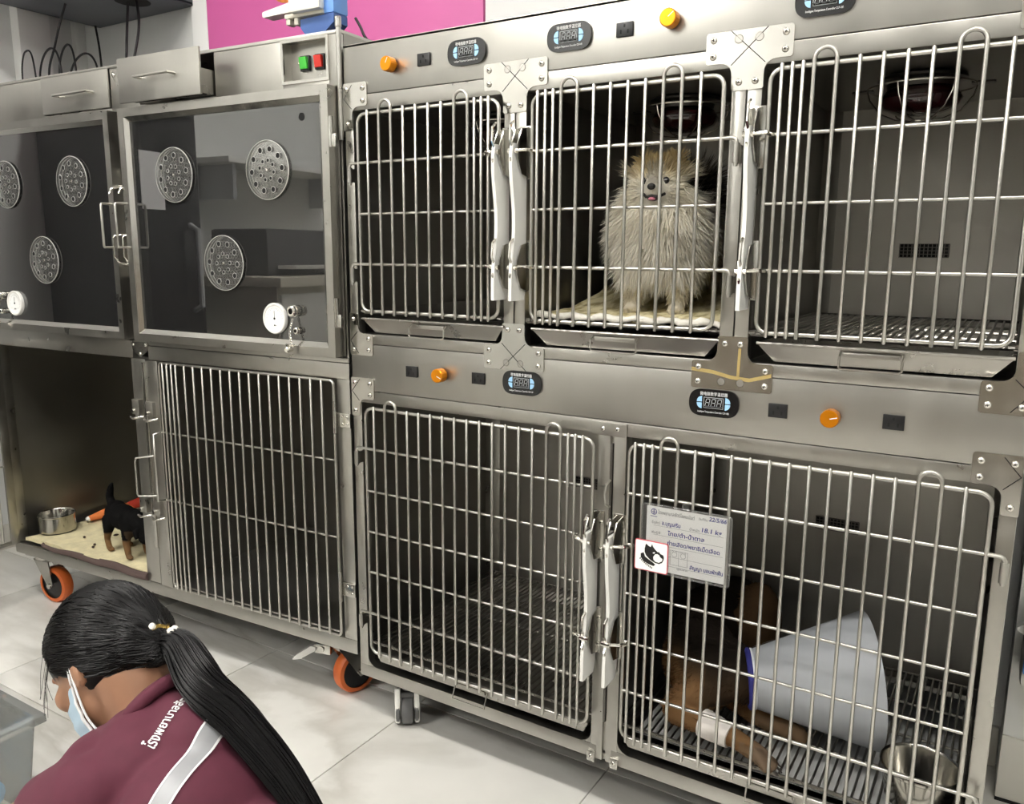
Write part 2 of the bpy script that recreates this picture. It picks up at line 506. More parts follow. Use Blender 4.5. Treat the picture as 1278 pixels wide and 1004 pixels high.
def catmull(pts, n=8):
    pts = [Vector(p) for p in pts]; out = []
    P = [pts[0]]+pts+[pts[-1]]
    for i in range(1, len(P)-2):
        for k in range(n):
            t = k/n; a, b, c, d = P[i-1], P[i], P[i+1], P[i+2]
            out.append(.5*((2*b)+(-a+c)*t+(2*a-5*b+4*c-d)*t*t+(-a+3*b-3*c+d)*t**3))
    out.append(pts[-1]); return out
def cable(label, pts, r=.004, mt='cable'):
    o = part('cable', MB().tube(catmull(pts), r, 6), mt)
    tag(o, label, 'cable', 'cables by the wall cabinet')
def build_cables():
    # x, y, z around the corner behind the left unit
    y = .40
    cable('thin black cable running down into the coil on the far left', [(-1.545, .36, 1.868), (-1.575, .35, 1.80), (-1.605, .345, 1.735), (-1.64, .34, 1.66), (-1.645, .34, 1.518)], .004)
    for k, (w_, h_, ph) in enumerate([(.13, .210, 0), (.10, .222, .3), (.17, .195, .5)]):
        cx = -1.60+k*.03
        pts = [(cx+w_*sin(a)*.5+ph*.06, y-.075+.004*cos(a*2)+k*.03, 1.520+h_*.5*(1-cos(a))) for a in [i*2*pi/14 for i in range(15)]]
        cable(['outer loop of the black cable coil', 'narrow tall loop of the black cable coil', 'low loop of the black cable coil'][k]+' on the unit top', pts, .0035)
    cable('lone black cable at the left arching over the unit top', [(-1.735, .30, 1.518), (-1.752, .31, 1.62), (-1.745, .31, 1.69), (-1.70, .30, 1.725), (-1.66, .30, 1.70), (-1.64, .30, 1.518)], .003)
    cable('black cable hanging straight from the cabinet corner', [(-1.72, .57, 1.868), (-1.69, .56, 1.78), (-1.665, .545, 1.68), (-1.66, .53, 1.518)], .004)
    cable('left of the two black cables from the round cable hole', [(-1.36, .46, 1.868), (-1.365, .45, 1.76), (-1.365, .44, 1.68), (-1.39, .42, 1.518)], .0045)
    cable('right of the two black cables from the round cable hole', [(-1.315, .46, 1.868), (-1.295, .45, 1.80), (-1.305, .44, 1.72), (-1.355, .41, 1.518)], .0045)
    cable('dark cable from the infusion pump down behind the cage bank', [(-.062, .108, 1.567), (-.050, .110, 1.548), (-.038, .112, 1.525), (-.034, .135, 1.5195), (-.032, .30, 1.5195)], .003)
build_cables()

def build_side_furniture():
    # along the left wall: seen only mirrored in the clear doors and the steel
    t = thing('display_fridge', 'tall dark fridge with a long handle standing by the left wall', 'fridge', (X0+.02, 0, 0))
    part('body', MB().box(0, .42, -1.0, -.66, .05, 1.62, .01), 'dark_metal_paint', t)
    part('door', MB().box(.42, .45, -.985, -.675, .12, 1.58, .008), 'black_gloss', t)
    part('handle', MB().tube([(.45, -.93, .85), (.49, -.93, .87), (.49, -.93, 1.15), (.45, -.93, 1.17)], .011, 8), 'silver_paint', t)
    part('window_label', MB().box(.450, .452, -.82, -.72, 1.22, 1.42), 'print_white', t)
    t = thing('curtain', 'brown cloth curtain hanging between fridge and desk', 'curtain', (X0+.03, 0, 0))
    pts = [(-1.04-.14*k/12, .05+.02*sin(k*1.9)) for k in range(13)]
    poly = [(p[1], p[0]) for p in pts]+[(p[1]+.008, p[0]) for p in reversed(pts)]
    part('cloth', MB().prism(poly, .9, 1.9, 'xy'), 'wood_light', t)
    part('rail', MB().rod((.05, -1.0, 1.91), (.05, -1.22, 1.91), .01), 'silver_paint', t)
    t = thing('work_desk', 'cream desk with drawers standing by the left wall', 'desk', (X0+.02, 0, 0))
    part('top', MB().box(0, .62, -2.35, -1.22, .93, .97, .004), 'offwhite_plastic', t)
    for a, b in ((-2.33, -1.95), (-1.62, -1.24)):
        p = part('pedestal', MB().box(0, .58, a, b, .02, .93, .004), 'offwhite_plastic', t)
        for k in range(3):
            part('drawer', MB().box(.58, .595, a+.01, b-.01, .08+k*.28, .34+k*.28, .003), 'white_plastic', p)
    t = thing('printer', 'grey printer on the cream desk', 'printer', (X0+.14, -1.55, .97))
    part('body', MB().box(0, .32, -.20, .20, 0, .2, .015), 'grey_rubber', t)
    part('paper_tray', MB().box(.32, .42, -.14, .14, .03, .045, .003), 'white_plastic', t)
    t = thing('wall_shelf', 'white wall shelf above the cream desk', 'shelf', (X0+.01, 0, 0))
    part('board', MB().box(0, .26, -2.3, -1.35, 1.45, 1.475, .003), 'trim_white', t)
    part('bracket', MB().box(0, .2, -2.2, -2.18, 1.30, 1.45), 'silver_paint', t)
    part('bracket', MB().box(0, .2, -1.45, -1.43, 1.30, 1.45), 'silver_paint', t)
    # behind the camera: dark reception counter
    t = thing('reception_counter', 'long dark wooden counter on the far side of the room', 'counter', (.2, -3.1, 0))
    part('body', MB().box(-.9, 2.4, -.3, .1, .0, 1.05, .006), 'wood', t)
    part('top', MB().box(-.95, 2.45, -.35, .16, 1.05, 1.09, .006), 'dark_metal_paint', t)
    for k in range(5):
        part('front_panel', MB().box(-.85+k*.64, -.85+k*.64+.60, .1, .115, .1, .98, .004), 'wood_light', t)
    d = struct('door_1', MB().box(X1-.03, X1, -2.6, -1.7, 0, 2.05, .004), 'wood', smooth=35)
    part('door_handle', MB().tube([(X1-.03, -2.5, 1.0), (X1-.08, -2.5, 1.0), (X1-.08, -2.4, 1.0)], .01), 'silver_paint', d)
build_side_furniture()
def build_dispenser():
    t = thing('wall_dispenser', 'white dispenser with blue front on the pier right of the cages', 'dispenser', (0, 0, 0))
    part('body', MB().box(1.276, 1.37, .40, .474, .28, .44, .012), 'white_plastic', t)
    part('front', MB().box(1.279, 1.367, .393, .402, .31, .40, .006), 'pump_blue', t)
    part('clip', MB().prism([(1.277, .395), (1.264, .385), (1.264, .38), (1.277, .372)], .43, .45), 'white_plastic', t)
build_dispenser()

# ================================================================== STEEL CAGE BANK (right unit)
RW, RD = 1.235, .545
def screw_mesh():
    m = MB().lathe([(.0052, 0), (.005, .0012), (.0038, .0026), (.002, .0033), (.0001, .0035)], 12, (0, 0, 0), 'y')
    m.v = [(x, -y, z) for x, y, z in m.v]
    me = mesh_of('screw', m, 'chrome', 60)
    me.materials.append(MATS['dark_void'])
    b = bmesh.new(); b.from_mesh(me)
    for hx, hz in ((.0022, .0005), (.0005, .0022)):
        vs = [b.verts.new((a*hx, -.0037, c*hz)) for a, c in ((-1,-1),(1,-1),(1,1),(-1,1))]
        f = b.faces.new(vs); f.material_index = 1
    b.to_mesh(me); b.free()
    return me
SCREW = screw_mesh()
def screws(parent, pts, y=-.003, s=1.0):
    for x, z in pts: inst('screw', SCREW, parent, (x, y, z), (0, random.random()*3, 0), (s, s, s))

def tee_plate(bank, cx, z0, up, lines=True, streak=False):
    """T-shaped corner plate; up=+1: bar on top and stem down, up=-1: bar below and stem up. z0 = outer bar edge"""
    s = -up
    def Z(d): return z0+s*d
    pts = [(cx-.066, Z(0)), (cx+.066, Z(0)), (cx+.066, Z(.046)), (cx+.0245, Z(.046)), (cx+.0245, Z(.0875)), (cx-.0245, Z(.0875)), (cx-.0245, Z(.046)), (cx-.066, Z(.046))]
    p = part('corner_plate', MB().prism(rpoly(pts, [.005, .005, .005, .022, .004, .004, .022, .005]), -.0028, .0), 'plate_steel', bank)
    screws(p, [(cx-.0545, Z(.011)), (cx-.0545, Z(.035)), (cx+.0545, Z(.011)), (cx+.0545, Z(.035)), (cx-.0125, Z(.0755)), (cx+.0125, Z(.0755))])
    for dx in (-.0155, .0155):
        part('hole', MB().lathe([(.006, -.0034), (.006, -.0029)], 16, (cx+dx, 0, Z(.013)), 'y'), 'fascia', p)
        part('hole_rim', MB().torus((cx+dx, -.003, Z(.013)), .006, .0006, 16, 4), 'dark_steel', p)
    if lines:
        for a, b in (((-.028, .0), (.026, .050)), ((.028, .0), (-.026, .050))):
            m = MB().tube([(cx+a[0], -.003, Z(a[1])), (cx+b[0], -.003, Z(b[1]))], .0006, 4)
            part('scribed_line', m, 'dark_void', p)
    if streak:
        m = MB()
        pl = [(cx-.066, Z(.031)), (cx-.03, Z(.028)), (cx, Z(.0215)), (cx+.03, Z(.019)), (cx+.064, Z(.029))]
        for i in range(4):
            (xa, za), (xb, zb) = pl[i], pl[i+1]
            m.add([(xa, -.0031, za-.003), (xb, -.0031, zb-.003), (xb, -.0031, zb+.003), (xa, -.0031, za+.003)], [(0,1,2,3)])
        m.add([(cx+.009, -.0031, Z(.022)), (cx+.0135, -.0031, Z(.022)), (cx+.0145, -.0031, Z(.069)), (cx+.010, -.0031, Z(.069))], [(0,1,2,3)])
        part('glue_streak', m, 'streak', p, label='dull yellow glue streak')
    return p
def corner_plate(bank, x0, sx, z0, up, stem):
    """L-shaped plate at an outer corner. sx=+1 plate grows to the right from x0"""
    s = -up
    def Z(d): return z0+s*d
    def Xx(d): return x0+sx*d
    pts = [(Xx(0), Z(0)), (Xx(.063), Z(0)), (Xx(.063), Z(.046)), (Xx(.0225), Z(.046)), (Xx(.0225), Z(stem)), (Xx(0), Z(stem))]
    p = part('corner_plate', MB().prism(rpoly(pts, [.004, .006, .006, .022, .004, .004]), -.0028, 0), 'plate_steel', bank)
    screws(p, [(Xx(.011), Z(.012)), (Xx(.052), Z(.012)), (Xx(.052), Z(.036)), (Xx(.011), Z(stem-.012))])
    part('scribed_line', MB().tube([(Xx(.002), -.003, Z(.030)), (Xx(.024), -.003, Z(.004))], .0006, 4).tube([(Xx(.002), -.003, Z(.030)), (Xx(.022), -.003, Z(.050))], .0006, 4), 'dark_void', p)
    return p

def build_bank_body():
    t = thing('steel_cage_bank', 'bank of brushed steel cages, three barred doors over two, on the right', 'cage bank', (0, 0, 0))
    R = lambda n, m, mt='frame_steel': part(n, m, mt, t)
    # skins
    R('side_panel', MB().box(0, .006, .004, RD, .118, 1.48), 'inner_steel')
    R('side_panel', MB().box(RW-.006, RW, .004, RD, .118, 1.48), 'inner_steel')
    R('back_panel', MB().box(.006, RW-.006, RD-.008, RD, .118, 1.48), 'back_steel')
    R('roof', MB().box(0, RW, .0, RD, 1.476, 1.482, .001), 'fascia')
    R('upper_ceiling', MB().box(.006, RW-.006, .006, RD-.008, 1.362, 1.368), 'inner_steel')
    R('upper_floor', MB().box(.006, RW-.006, .006, RD-.008, .896, .902), 'inner_steel')
    R('lower_ceiling', MB().box(.006, RW-.006, .006, RD-.008, .766, .772), 'inner_steel')
    R('lower_floor', MB().box(.006, RW-.006, .006, RD-.008, .130, .136), 'inner_steel')
    for x in (.4085, .8225):
        R('divider', MB().box(x-.012, x+.012, .01, RD-.008, .902, 1.362), 'inner_steel')
    R('divider', MB().box(.598, .634, .01, RD-.008, .136, .766), 'inner_steel')
    # coved strips in the back corners
    for x, s in ((.006, 1), (.3965, -1), (.4205, 1), (.8105, -1), (.8345, 1), (RW-.006, -1)):
        y = RD-.008
        R('cove', MB().prism([(x, y-.028), (x+s*.010, y-.012), (x+s*.028, y), (x, y)], .902, 1.362, 'xy'))
    for x, s in ((.006, 1), (.598, -1), (.634, 1), (RW-.006, -1)):
        y = RD-.008
        R('cove', MB().prism([(x, y-.028), (x+s*.010, y-.012), (x+s*.028, y), (x, y)], .136, .766, 'xy'))
    # front frame
    b = .0022
    R('top_fascia', MB().box(0, RW, 0, .012, 1.3855, 1.482, .0015), 'fascia')
    R('top_rail', MB().box(0, RW, .0, .016, 1.355, 1.3845, b))
    R('tray_rail', MB().box(0, RW, .0, .016, .8835, .905, b))
    R('middle_fascia', MB().box(0, RW, 0, .012, .7835, .8825, .0015), 'fascia')
    R('middle_rail', MB().box(0, RW, .0, .016, .757, .7825, b))
    R('bottom_rail', MB().box(0, .601, -.001, .03, .117, .146, b))
    R('bottom_rail', MB().box(.630, RW, -.001, .03, .117, .146, b))
    R('post', MB().box(0, .0225, -.0005, .022, .905, 1.3545, b))
    R('post', MB().box(RW-.0225, RW, -.0005, .022, .905, 1.3545, b))
    R('post', MB().box(0, .0245, -.0005, .022, .1175, .7565, b))
    R('post', MB().box(RW-.0225, RW, -.0005, .022, .1175, .7565, b))
    for cx in (.4085, .8225):
        R('post', MB().box(cx-.0235, cx-.0008, -.0005, .022, .905, 1.3545, b))
        R('post', MB().box(cx+.0008, cx+.0235, -.0005, .022, .905, 1.3545, b))
    R('post', MB().box(.588, .6125, -.0005, .024, .1175, .7565, b))
    R('post', MB().box(.619, .6435, -.0005, .024, .1175, .7565, b))
    R('post_filler', MB().box(.6125, .619, .006, .02, .1175, .7565))
    # rounded inner corners of the lower openings (gusset at the bottom corners)
    for x, s in ((.0245, 1), (.588, -1), (.6435, 1), (RW-.0225, -1)):
        pts = [(x, .146), (x+s*.022, .146)]+[(x+s*.022-s*.022*sin(a), .168-.022*cos(a)) for a in [i*pi/2/6 for i in range(7)]]
        R('corner_gusset', MB().prism(pts, .0, .016))
    # plates
    for i, cx in enumerate((.4085, .8225)):
        tee_plate(t, cx, 1.4085, 1); tee_plate(t, cx, .8575, -1, lines=(i == 0), streak=(i == 1))
    corner_plate(t, -.001, 1, 1.4085, 1, .091); corner_plate(t, RW+.001, -1, 1.4085, 1, .091)
    corner_plate(t, -.001, 1, .859, -1, .088); corner_plate(t, RW+.001, -1, .859, -1, .088)
    corner_plate(t, -.001, 1, .8105, 1, .084); corner_plate(t, RW+.001, -1, .8035, 1, .087)
    p = R('middle_plate', MB().box(.575, .6445, -.004, 0, .7555, .780, .0015), 'frame_steel'); screws(p, [(.599, .768), (.627, .769)], -.004, .9)
    for x0, x1 in ((.583, .600), (.631, .648)):
        p = R('foot_clip', MB().box(x0, x1, -.007, .0, .112, .134, .002), 'plate_steel'); screws(p, [((x0+x1)/2, .124)], -.007, .8)
    # slot lock between the lower posts
    R('lock_slide', MB().box(.6135, .618, -.003, .006, .20, .742, .001), 'dark_steel')
    R('lock_loop', MB().tube([(.6155, -.003, .675), (.612, -.014, .668), (.610, -.016, .650), (.612, -.014, .632), (.6155, -.003, .625)], .0022, 6), 'rod')
    return t
BANK = build_bank_body()

# ---------------------------------------------------------------- controls
def seven_seg(x, z, w_, h_, y):
    m = MB(); t_ = w_*.16; sh = .18
    def seg(a, b):
        (xa, za), (xb, zb) = a, b
        d = Vector((xb-xa, zb-za)); d.normalize(); n = Vector((-d.y, d.x))*t_/2
        e = d*t_*.55
        pts = [(xa+e.x+n.x, za+e.y+n.y), (xb-e.x+n.x, zb-e.y+n.y), (xb-e.x-n.x, zb-e.y-n.y), (xa+e.x-n.x, za+e.y-n.y)]
        m.add([(x+p[0]+p[1]*sh, y, z+p[1]) for p in pts], [(0,1,2,3)])
    hw, hh = w_/2, h_/2
    for a, b in (((-hw,hh),(hw,hh)), ((-hw,0),(hw,0)), ((-hw,-hh),(hw,-hh)), ((-hw,hh),(-hw,0)), ((hw,hh),(hw,0)), ((-hw,0),(-hw,-hh)), ((hw,0),(hw,-hh))): seg(a, b)
    return m
def controller_parts():
    P = {}
    P['body'] = mesh_of('controller', MB().prism(rrect(-.0418, .0418, -.0225, .0225, .0224, 8), -.005, 0), 'black_gloss', 40)
    P['screen'] = mesh_of('screen', MB().box(-.0165, .0165, -.0085, .0095, -.0056, -.005), 'screen_grey')
    f = MB()
    for a in ((-.0165, .0165, .0088, .0096), (-.0165, .0165, -.0086, -.0078), (-.0165, -.0157, -.0086, .0096), (.0157, .0165, -.0086, .0096)):
        f.box(a[0], a[1], -.0060, -.0056, a[2], a[3])
    for k in (-1, 0, 1):
        d = seven_seg(k*.0098, .0005, .0062, .0125, -.0060); f.add(d.v, d.f)
    P['digits'] = mesh_of('digits', f, 'digit_grey')
    for s in (-1, 1):
        for u in (-1, 1):
            pts = [(s*.0195, .0005+u*.0008)]+[(s*(.0195+.0085*cos(a)), .0005+u*(.0008+.0095*sin(a))) for a in [i*pi/2/6 for i in range(7)]]
            P['button%d%d' % (s, u)] = mesh_of('button', MB().prism(pts, -.0062, -.005), 'blue_button', 40)
    P['top_text'] = mesh_of('top_text', on_front(text_mb('微电脑数字温控器', .0068, maxw=.046), 0, .0148, -.0056), 'print_white')
    P['bottom_text'] = mesh_of('bottom_text', on_front(text_mb('Intelligent Temperature Controller CLP-100', .0044, maxw=.052), 0, -.0150, -.0056), 'print_white')
    return P
CP = controller_parts()
def controller(bank, x, z):
    c = inst('temperature_controller', CP['body'], bank, (x, -.0002, z))
    for k in ('screen', 'digits', 'top_text', 'bottom_text'): inst(k, CP[k], c)
    for k in CP:
        if k.startswith('button'): inst('button', CP[k], c)
SOCK = mesh_of('socket', MB().box(-.0148, .0148, -.0035, 0, -.0112, .0112, .001), 'black_plastic', 35)
def slot_mesh():
    m = MB().box(-.0015, .0015, -.0040, -.0036, .003, .0075).box(-.0075, -.0050, -.0040, -.0036, -.0065, -.0005).box(.0050, .0075, -.0040, -.0036, -.0065, -.0005)
    return mesh_of('socket_slots', m, 'dark_void')
SLOT = slot_mesh()
SRIM = mesh_of('socket_insert', MB().lathe([(.0098, -.0037), (.0092, -.0034)], 20, (0, 0, 0), 'y'), 'grey_rubber', 35)
def socket(bank, x, z):
    c = inst('power_socket', SOCK, bank, (x, 0, z)); inst('socket_slots', SLOT, c)
def knob_mesh():
    m = MB(); n = 40
    prof = [(.0095, 0), (.0095, -.004), (.0135, -.0045), (.0135, -.021), (.0125, -.0225), (.0001, -.0225)]
    vs = []; fs = []
    for r, h in prof:
        for k in range(n):
            rr = r*(1+(.035 if k % 2 else -.0)*(r > .013)); a = 2*pi*k/n
            vs.append((rr*cos(a), h, rr*sin(a)))
    for i in range(len(prof)-1):
        for k in range(n): fs.append((i*n+k, i*n+(k+1) % n, (i+1)*n+(k+1) % n, (i+1)*n+k))
    m.add(vs, fs)
    return mesh_of('knob', m, 'amber', 30)
KNOB = knob_mesh()
KLINE = mesh_of('pointer', MB().box(-.0006, .0006, -.0229, -.0224, .001, .012), 'print_white')
def knob(bank, x, z, a=0.6):
    k = inst('dimmer_knob', KNOB, bank, (x, 0, z), (0, a, 0)); inst('pointer', KLINE, k)
for x, z in ((.305, 1.4345), (.516, 1.4345), (.929, 1.4345), (.4285, .8345), (.797, .8338)): controller(BANK, x, z)
for x, z in ((.2055, 1.433), (.6175, 1.4335), (.165, .8345), (.329, .8345), (.900, .832), (1.0675, .8325)): socket(BANK, x, z)
for x, z, a in ((.128, 1.431, .5), (.6985, 1.437, .9), (.2425, .8345, 2.0), (.981, .831, 1.3)): knob(BANK, x, z, a)

# ---------------------------------------------------------------- barred doors
YD = -.020
def rounded_loop(x0, x1, z0, z1, r, y, n=5):
    pts = []
    for cx, cz, a0 in ((x1-r, z1-r, 0), (x0+r, z1-r, pi/2), (x0+r, z0+r, pi), (x1-r, z0+r, 3*pi/2)):
        for i in range(n+1):
            a = a0+pi/2*i/n; pts.append((cx+r*cos(a), y, cz+r*sin(a)))
    return pts
BARCACHE = {}
def bar_mesh(l, r=.0029):
    k = (round(l, 4), r)
    if k not in BARCACHE:
        BARCACHE[k] = mesh_of('bar', MB().tube([(0, 0, 0), (0, 0, .0015), (0, 0, l-.0015), (0, 0, l)], r, 8, radii=[r*.6, r, r, r*.6]), 'rod', 50)
    return BARCACHE[k]
def wire_door(bank, x0, x1, zb, zt, bars, loops, rows, hinge, hx, hrows):
    d = part('cage_door', MB().tube(rounded_loop(x0, x1, zb, zt, .018, YD), .0036, 8, closed=True), 'rod', bank, 60)
    loopx = set(round(v, 4) for l in loops for v in l)
    for x in bars:
        if round(x, 4) in loopx: continue
        inst('bar', bar_mesh(zt-zb+.013), d, (x, YD-.0062, zb-.0065))
    for a, b in loops:
        r = (b-a)/2; pts = [(a, YD-.0062, zb-.0065), (a, YD-.0062, zt+.004)]
        pts += [(a+r-r*cos(t), YD-.0062+.0*t, zt+.006+r*sin(t)) for t in [i*pi/8 for i in range(9)]]
        pts += [(b, YD-.0062, zt+.004), (b, YD-.0062, zb-.0065)]
        part('loop_bar', MB().tube(pts, .0031, 8), 'rod', d, 60)
    for z in rows:
        if z in hrows:
            if hinge < 0: pts = [(hx, YD, z-.042), (hx, YD, z-.006), (hx+.002, YD, z-.002), (hx+.006, YD, z), (x1, YD, z)]
            else: pts = [(x0, YD, z), (hx-.006, YD, z), (hx-.002, YD, z-.002), (hx, YD, z-.006), (hx, YD, z-.042)]
            part('hinge_bar', MB().tube(pts, .0032, 8), 'rod', d, 60)
        else:
            part('cross_bar', MB().rod((x0, YD, z), (x1, YD, z), .0027), 'rod', d, 60)
    # hinge eyes fixed on the post
    for z in hrows:
        p = part('hinge_eye', MB().lathe([(.0055, z-.038), (.0055, z-.008)], 10, (hx, YD, 0)).box(hx-.004, hx+.004, YD, 0, z-.036, z-.010), 'frame_steel', d, 40)
    return d
U = [1.25, 1.15, 1.05]
D1 = wire_door(BANK, .052, .386, .955, 1.343, [.082+.03*i for i in range(9)]+[.337, .352, .3675], [(.112, .142), (.292, .322)], U, -1, .027, (1.25, 1.05))
D2 = wire_door(BANK, .456, .793, .955, 1.343, [.469, .4845, .4995]+[.515+.0305*i for i in range(9)], [(.515, .5455), (.698, .7285)], U, 1, .817, (1.25, 1.05))
D3 = wire_door(BANK, .863, 1.204, .955, 1.343, [.880, .895, .910]+[.925+.0306*i for i in range(9)], [(.925, .9556), (1.1086, 1.1392)], U, 1, 1.2265, (1.25, 1.05))
LO = [.662, .569, .477, .3845, .288]
D4 = wire_door(BANK, .053, .5885, .196, .750, [.081+.0296*i for i in range(16)]+[.5405, .555, .570], [(.1106, .1402), (.4954, .525)], LO, -1, .0245, (.662, .288))
D5 = wire_door(BANK, .658, 1.203, .196, .750, [.671, .687, .7025]+[.7175+.0302*i for i in range(16)], [(.7175, .7477), (1.1101, 1.1403)], LO, 1, 1.2265, (.662, .288))

# ---------------------------------------------------------------- latches
def latch(bank, x, zt, zb, zu, zl, side, right_screws=True):
    """lever latch standing off the post: white wavy handle plate in the y-z plane, steel cheeks, two wire hooks.
    zt/zb handle ends, zu/zl hook heights, side = direction of the door"""
    pts = []
    N = 14
    for i in range(N+1):
        k = i/N; z = zt+(zb-zt)*k
        pts.append((-.056+.013*sin(min(1, max(0, (k-.12)/.76))*pi)**2*.9+.004*(k < .05), z))
    poly = pts+[(-.012, zb), (-.006, zb+.02), (-.006, zt-.03), (-.012, zt)]
    h = part('latch', MB().prism(poly, x-.0032, x+.0032, 'yz'), 'white_plastic', bank, 40, label='white plastic door latch handle')
    for z in (zu, zl):
        a, b = z+.045, z-.043
        ch = MB().prism([(-.003, a), (-.030, a-.006), (-.044, z+.012), (-.044, z-.012), (-.030, b+.006), (-.003, b)], x+.0052, x+.0072, 'yz')
        ch.prism([(-.003, a), (-.030, a-.006), (-.044, z+.012), (-.044, z-.012), (-.030, b+.006), (-.003, b)], x-.0072, x-.0052, 'yz')
        ch.box(x-.013, x+.013, -.004, -.001, b-.002, a+.002, .001)
        c = part('cheek', ch, 'plate_steel', h)
        screws(c, [(x-.008*side, z+.026), (x-.008*side, z-.026)], -.004, .75)
        link_ = MB().tube([(x, -.048, z+.004), (x, -.058, z+.018), (x, -.056, z+.042), (x, -.046, z+.050)], .0024, 6)
        link_.tube([(x, -.048, z-.004), (x, -.056, z-.014), (x, -.050, z-.026)], .0024, 6)
        link_.lathe([(.0048, x-.0085), (.0048, x+.0085)], 10, (0, -.048, z), 'x')
        part('link', link_, 'chrome', h)
        hx = x+side*.030
        part('hook', MB().tube([(x, -.044, z), (x+side*.010, -.046, z+.001), (x+side*.024, -.042, z+.002), (hx, -.030, z), (hx, -.017, z)], .0030, 8), 'chrome', h)
for (x, side) in ((.3965, -1), (.4335, 1)): latch(BANK, x, 1.262, .990, 1.249, 1.049, side)
latch(BANK, .8425, 1.262, .990, 1.249, 1.049, 1)
for (x, side) in ((.5925, -1), (.6365, 1)): latch(BANK, x, .585, .302, .568, .3835, side)

# ---------------------------------------------------------------- trays and grates
def tray(bank, x0, x1, zt, zb, slope, yf, hx, hw=.043, drop=False):
    m = MB(); y1 = .50
    lip = .008
    o = [(x0, yf, zt), (x1, yf, zt), (x1, y1, zt), (x0, y1, zt)]
    ins = .003 if drop else .012
    i_ = [(x0+slope, yf+ins, zb), (x1-slope, yf+ins, zb), (x1-slope, y1-.012, zb), (x0+slope, y1-.012, zb)]
    o2 = [(a+sx*.003, b+sy*.003, c) for (a, b, c), (sx, sy) in zip(o, ((1,1),(-1,1),(-1,-1),(1,-1)))]
    i2 = [(a, b+0, c+.0015) for a, b, c in i_]
    m.add(o+i_+o2+i2, [(0,1,5,4), (1,2,6,5), (2,3,7,6), (3,0,4,7), (4,5,6,7), (8,12,13,9), (9,13,14,10), (10,14,15,11), (11,15,12,8), (12,15,14,13), (0,8,9,1), (1,9,10,2), (2,10,11,3), (3,11,8,0)])
    m.tube([(x0, yf, zt), (x1, yf, zt)], .0028, 8)
    t = part('drip_tray', m, 'tray_steel', bank, 30)
    zc = zt-.010 if not drop else zt-.012
    if drop: pts = [(hx-hw, yf+.001, zc), (hx-hw, yf-.012, zc-.028), (hx+hw, yf-.012, zc-.028), (hx+hw, yf+.001, zc)]
    else: pts = [(hx-hw, yf, zc+.004), (hx-hw, yf-.009, zc-.002), (hx-hw, yf-.009, zc-.018), (hx-hw+.004, yf-.009, zc-.021), (hx+hw-.004, yf-.009, zc-.021), (hx+hw, yf-.009, zc-.018), (hx+hw, yf-.009, zc-.002), (hx+hw, yf, zc+.004)]
    part('handle', MB().tube(pts, .0018, 6), 'rod', t, 50)
    part('handle_plate', MB().box(hx-hw+.004, hx+hw-.004, yf-.003, yf+.002, zc-.004, zc+.004, .001), 'tray_steel', t)
    return t
tray(BANK, .036, .388, .9375, .9085, .026, -.004, .211)
tray(BANK, .449, .800, .9375, .9085, .026, -.004, .617)
tray(BANK, .861, 1.211, .9375, .9085, .026, -.004, 1.030)
tray(BANK, .050, .584, .1885, .1650, .012, -.004, .311, .040, True)
tray(BANK, .654, 1.207, .1885, .1650, .012, -.004, .930, .040, True)
def grate(bank, x0, x1, z, pitch, y0=.004, y1=.50, r=.0022):
    g = MB()
    g.tube([(x0, y0, z), (x1, y0, z), (x1, y1, z), (x0, y1, z)], .0034, 6, closed=True)
    for y in (y0+.006, y0+.125, y0+.25, y0+.375): g.rod((x0, y, z-.0042), (x1, y, z-.0042), .0026, 6)
    o = part('floor_grate', g, 'grate_rod', bank, 50)
    me = mesh_of('rod', MB().rod((0, y0-.004, 0), (0, y1, 0), r, 6), 'grate_rod', 50)
    n = int((x1-x0)/pitch)
    for i in range(1, n):
        inst('rod', me, o, (x0+(x1-x0)*i/n, 0, z))
    return o
grate(BANK, .030, .392, .953, .0125); grate(BANK, .428, .806, .953, .0125); grate(BANK, .842, 1.224, .953, .0125)
grate(BANK, .034, .590, .205, .0128); grate(BANK, .642, 1.222, .205, .0128)
part('tray_liner', MB().box(.668, 1.192, .022, .480, .1850, .1862), 'liner', BANK, label='pale grey absorbent sheet')

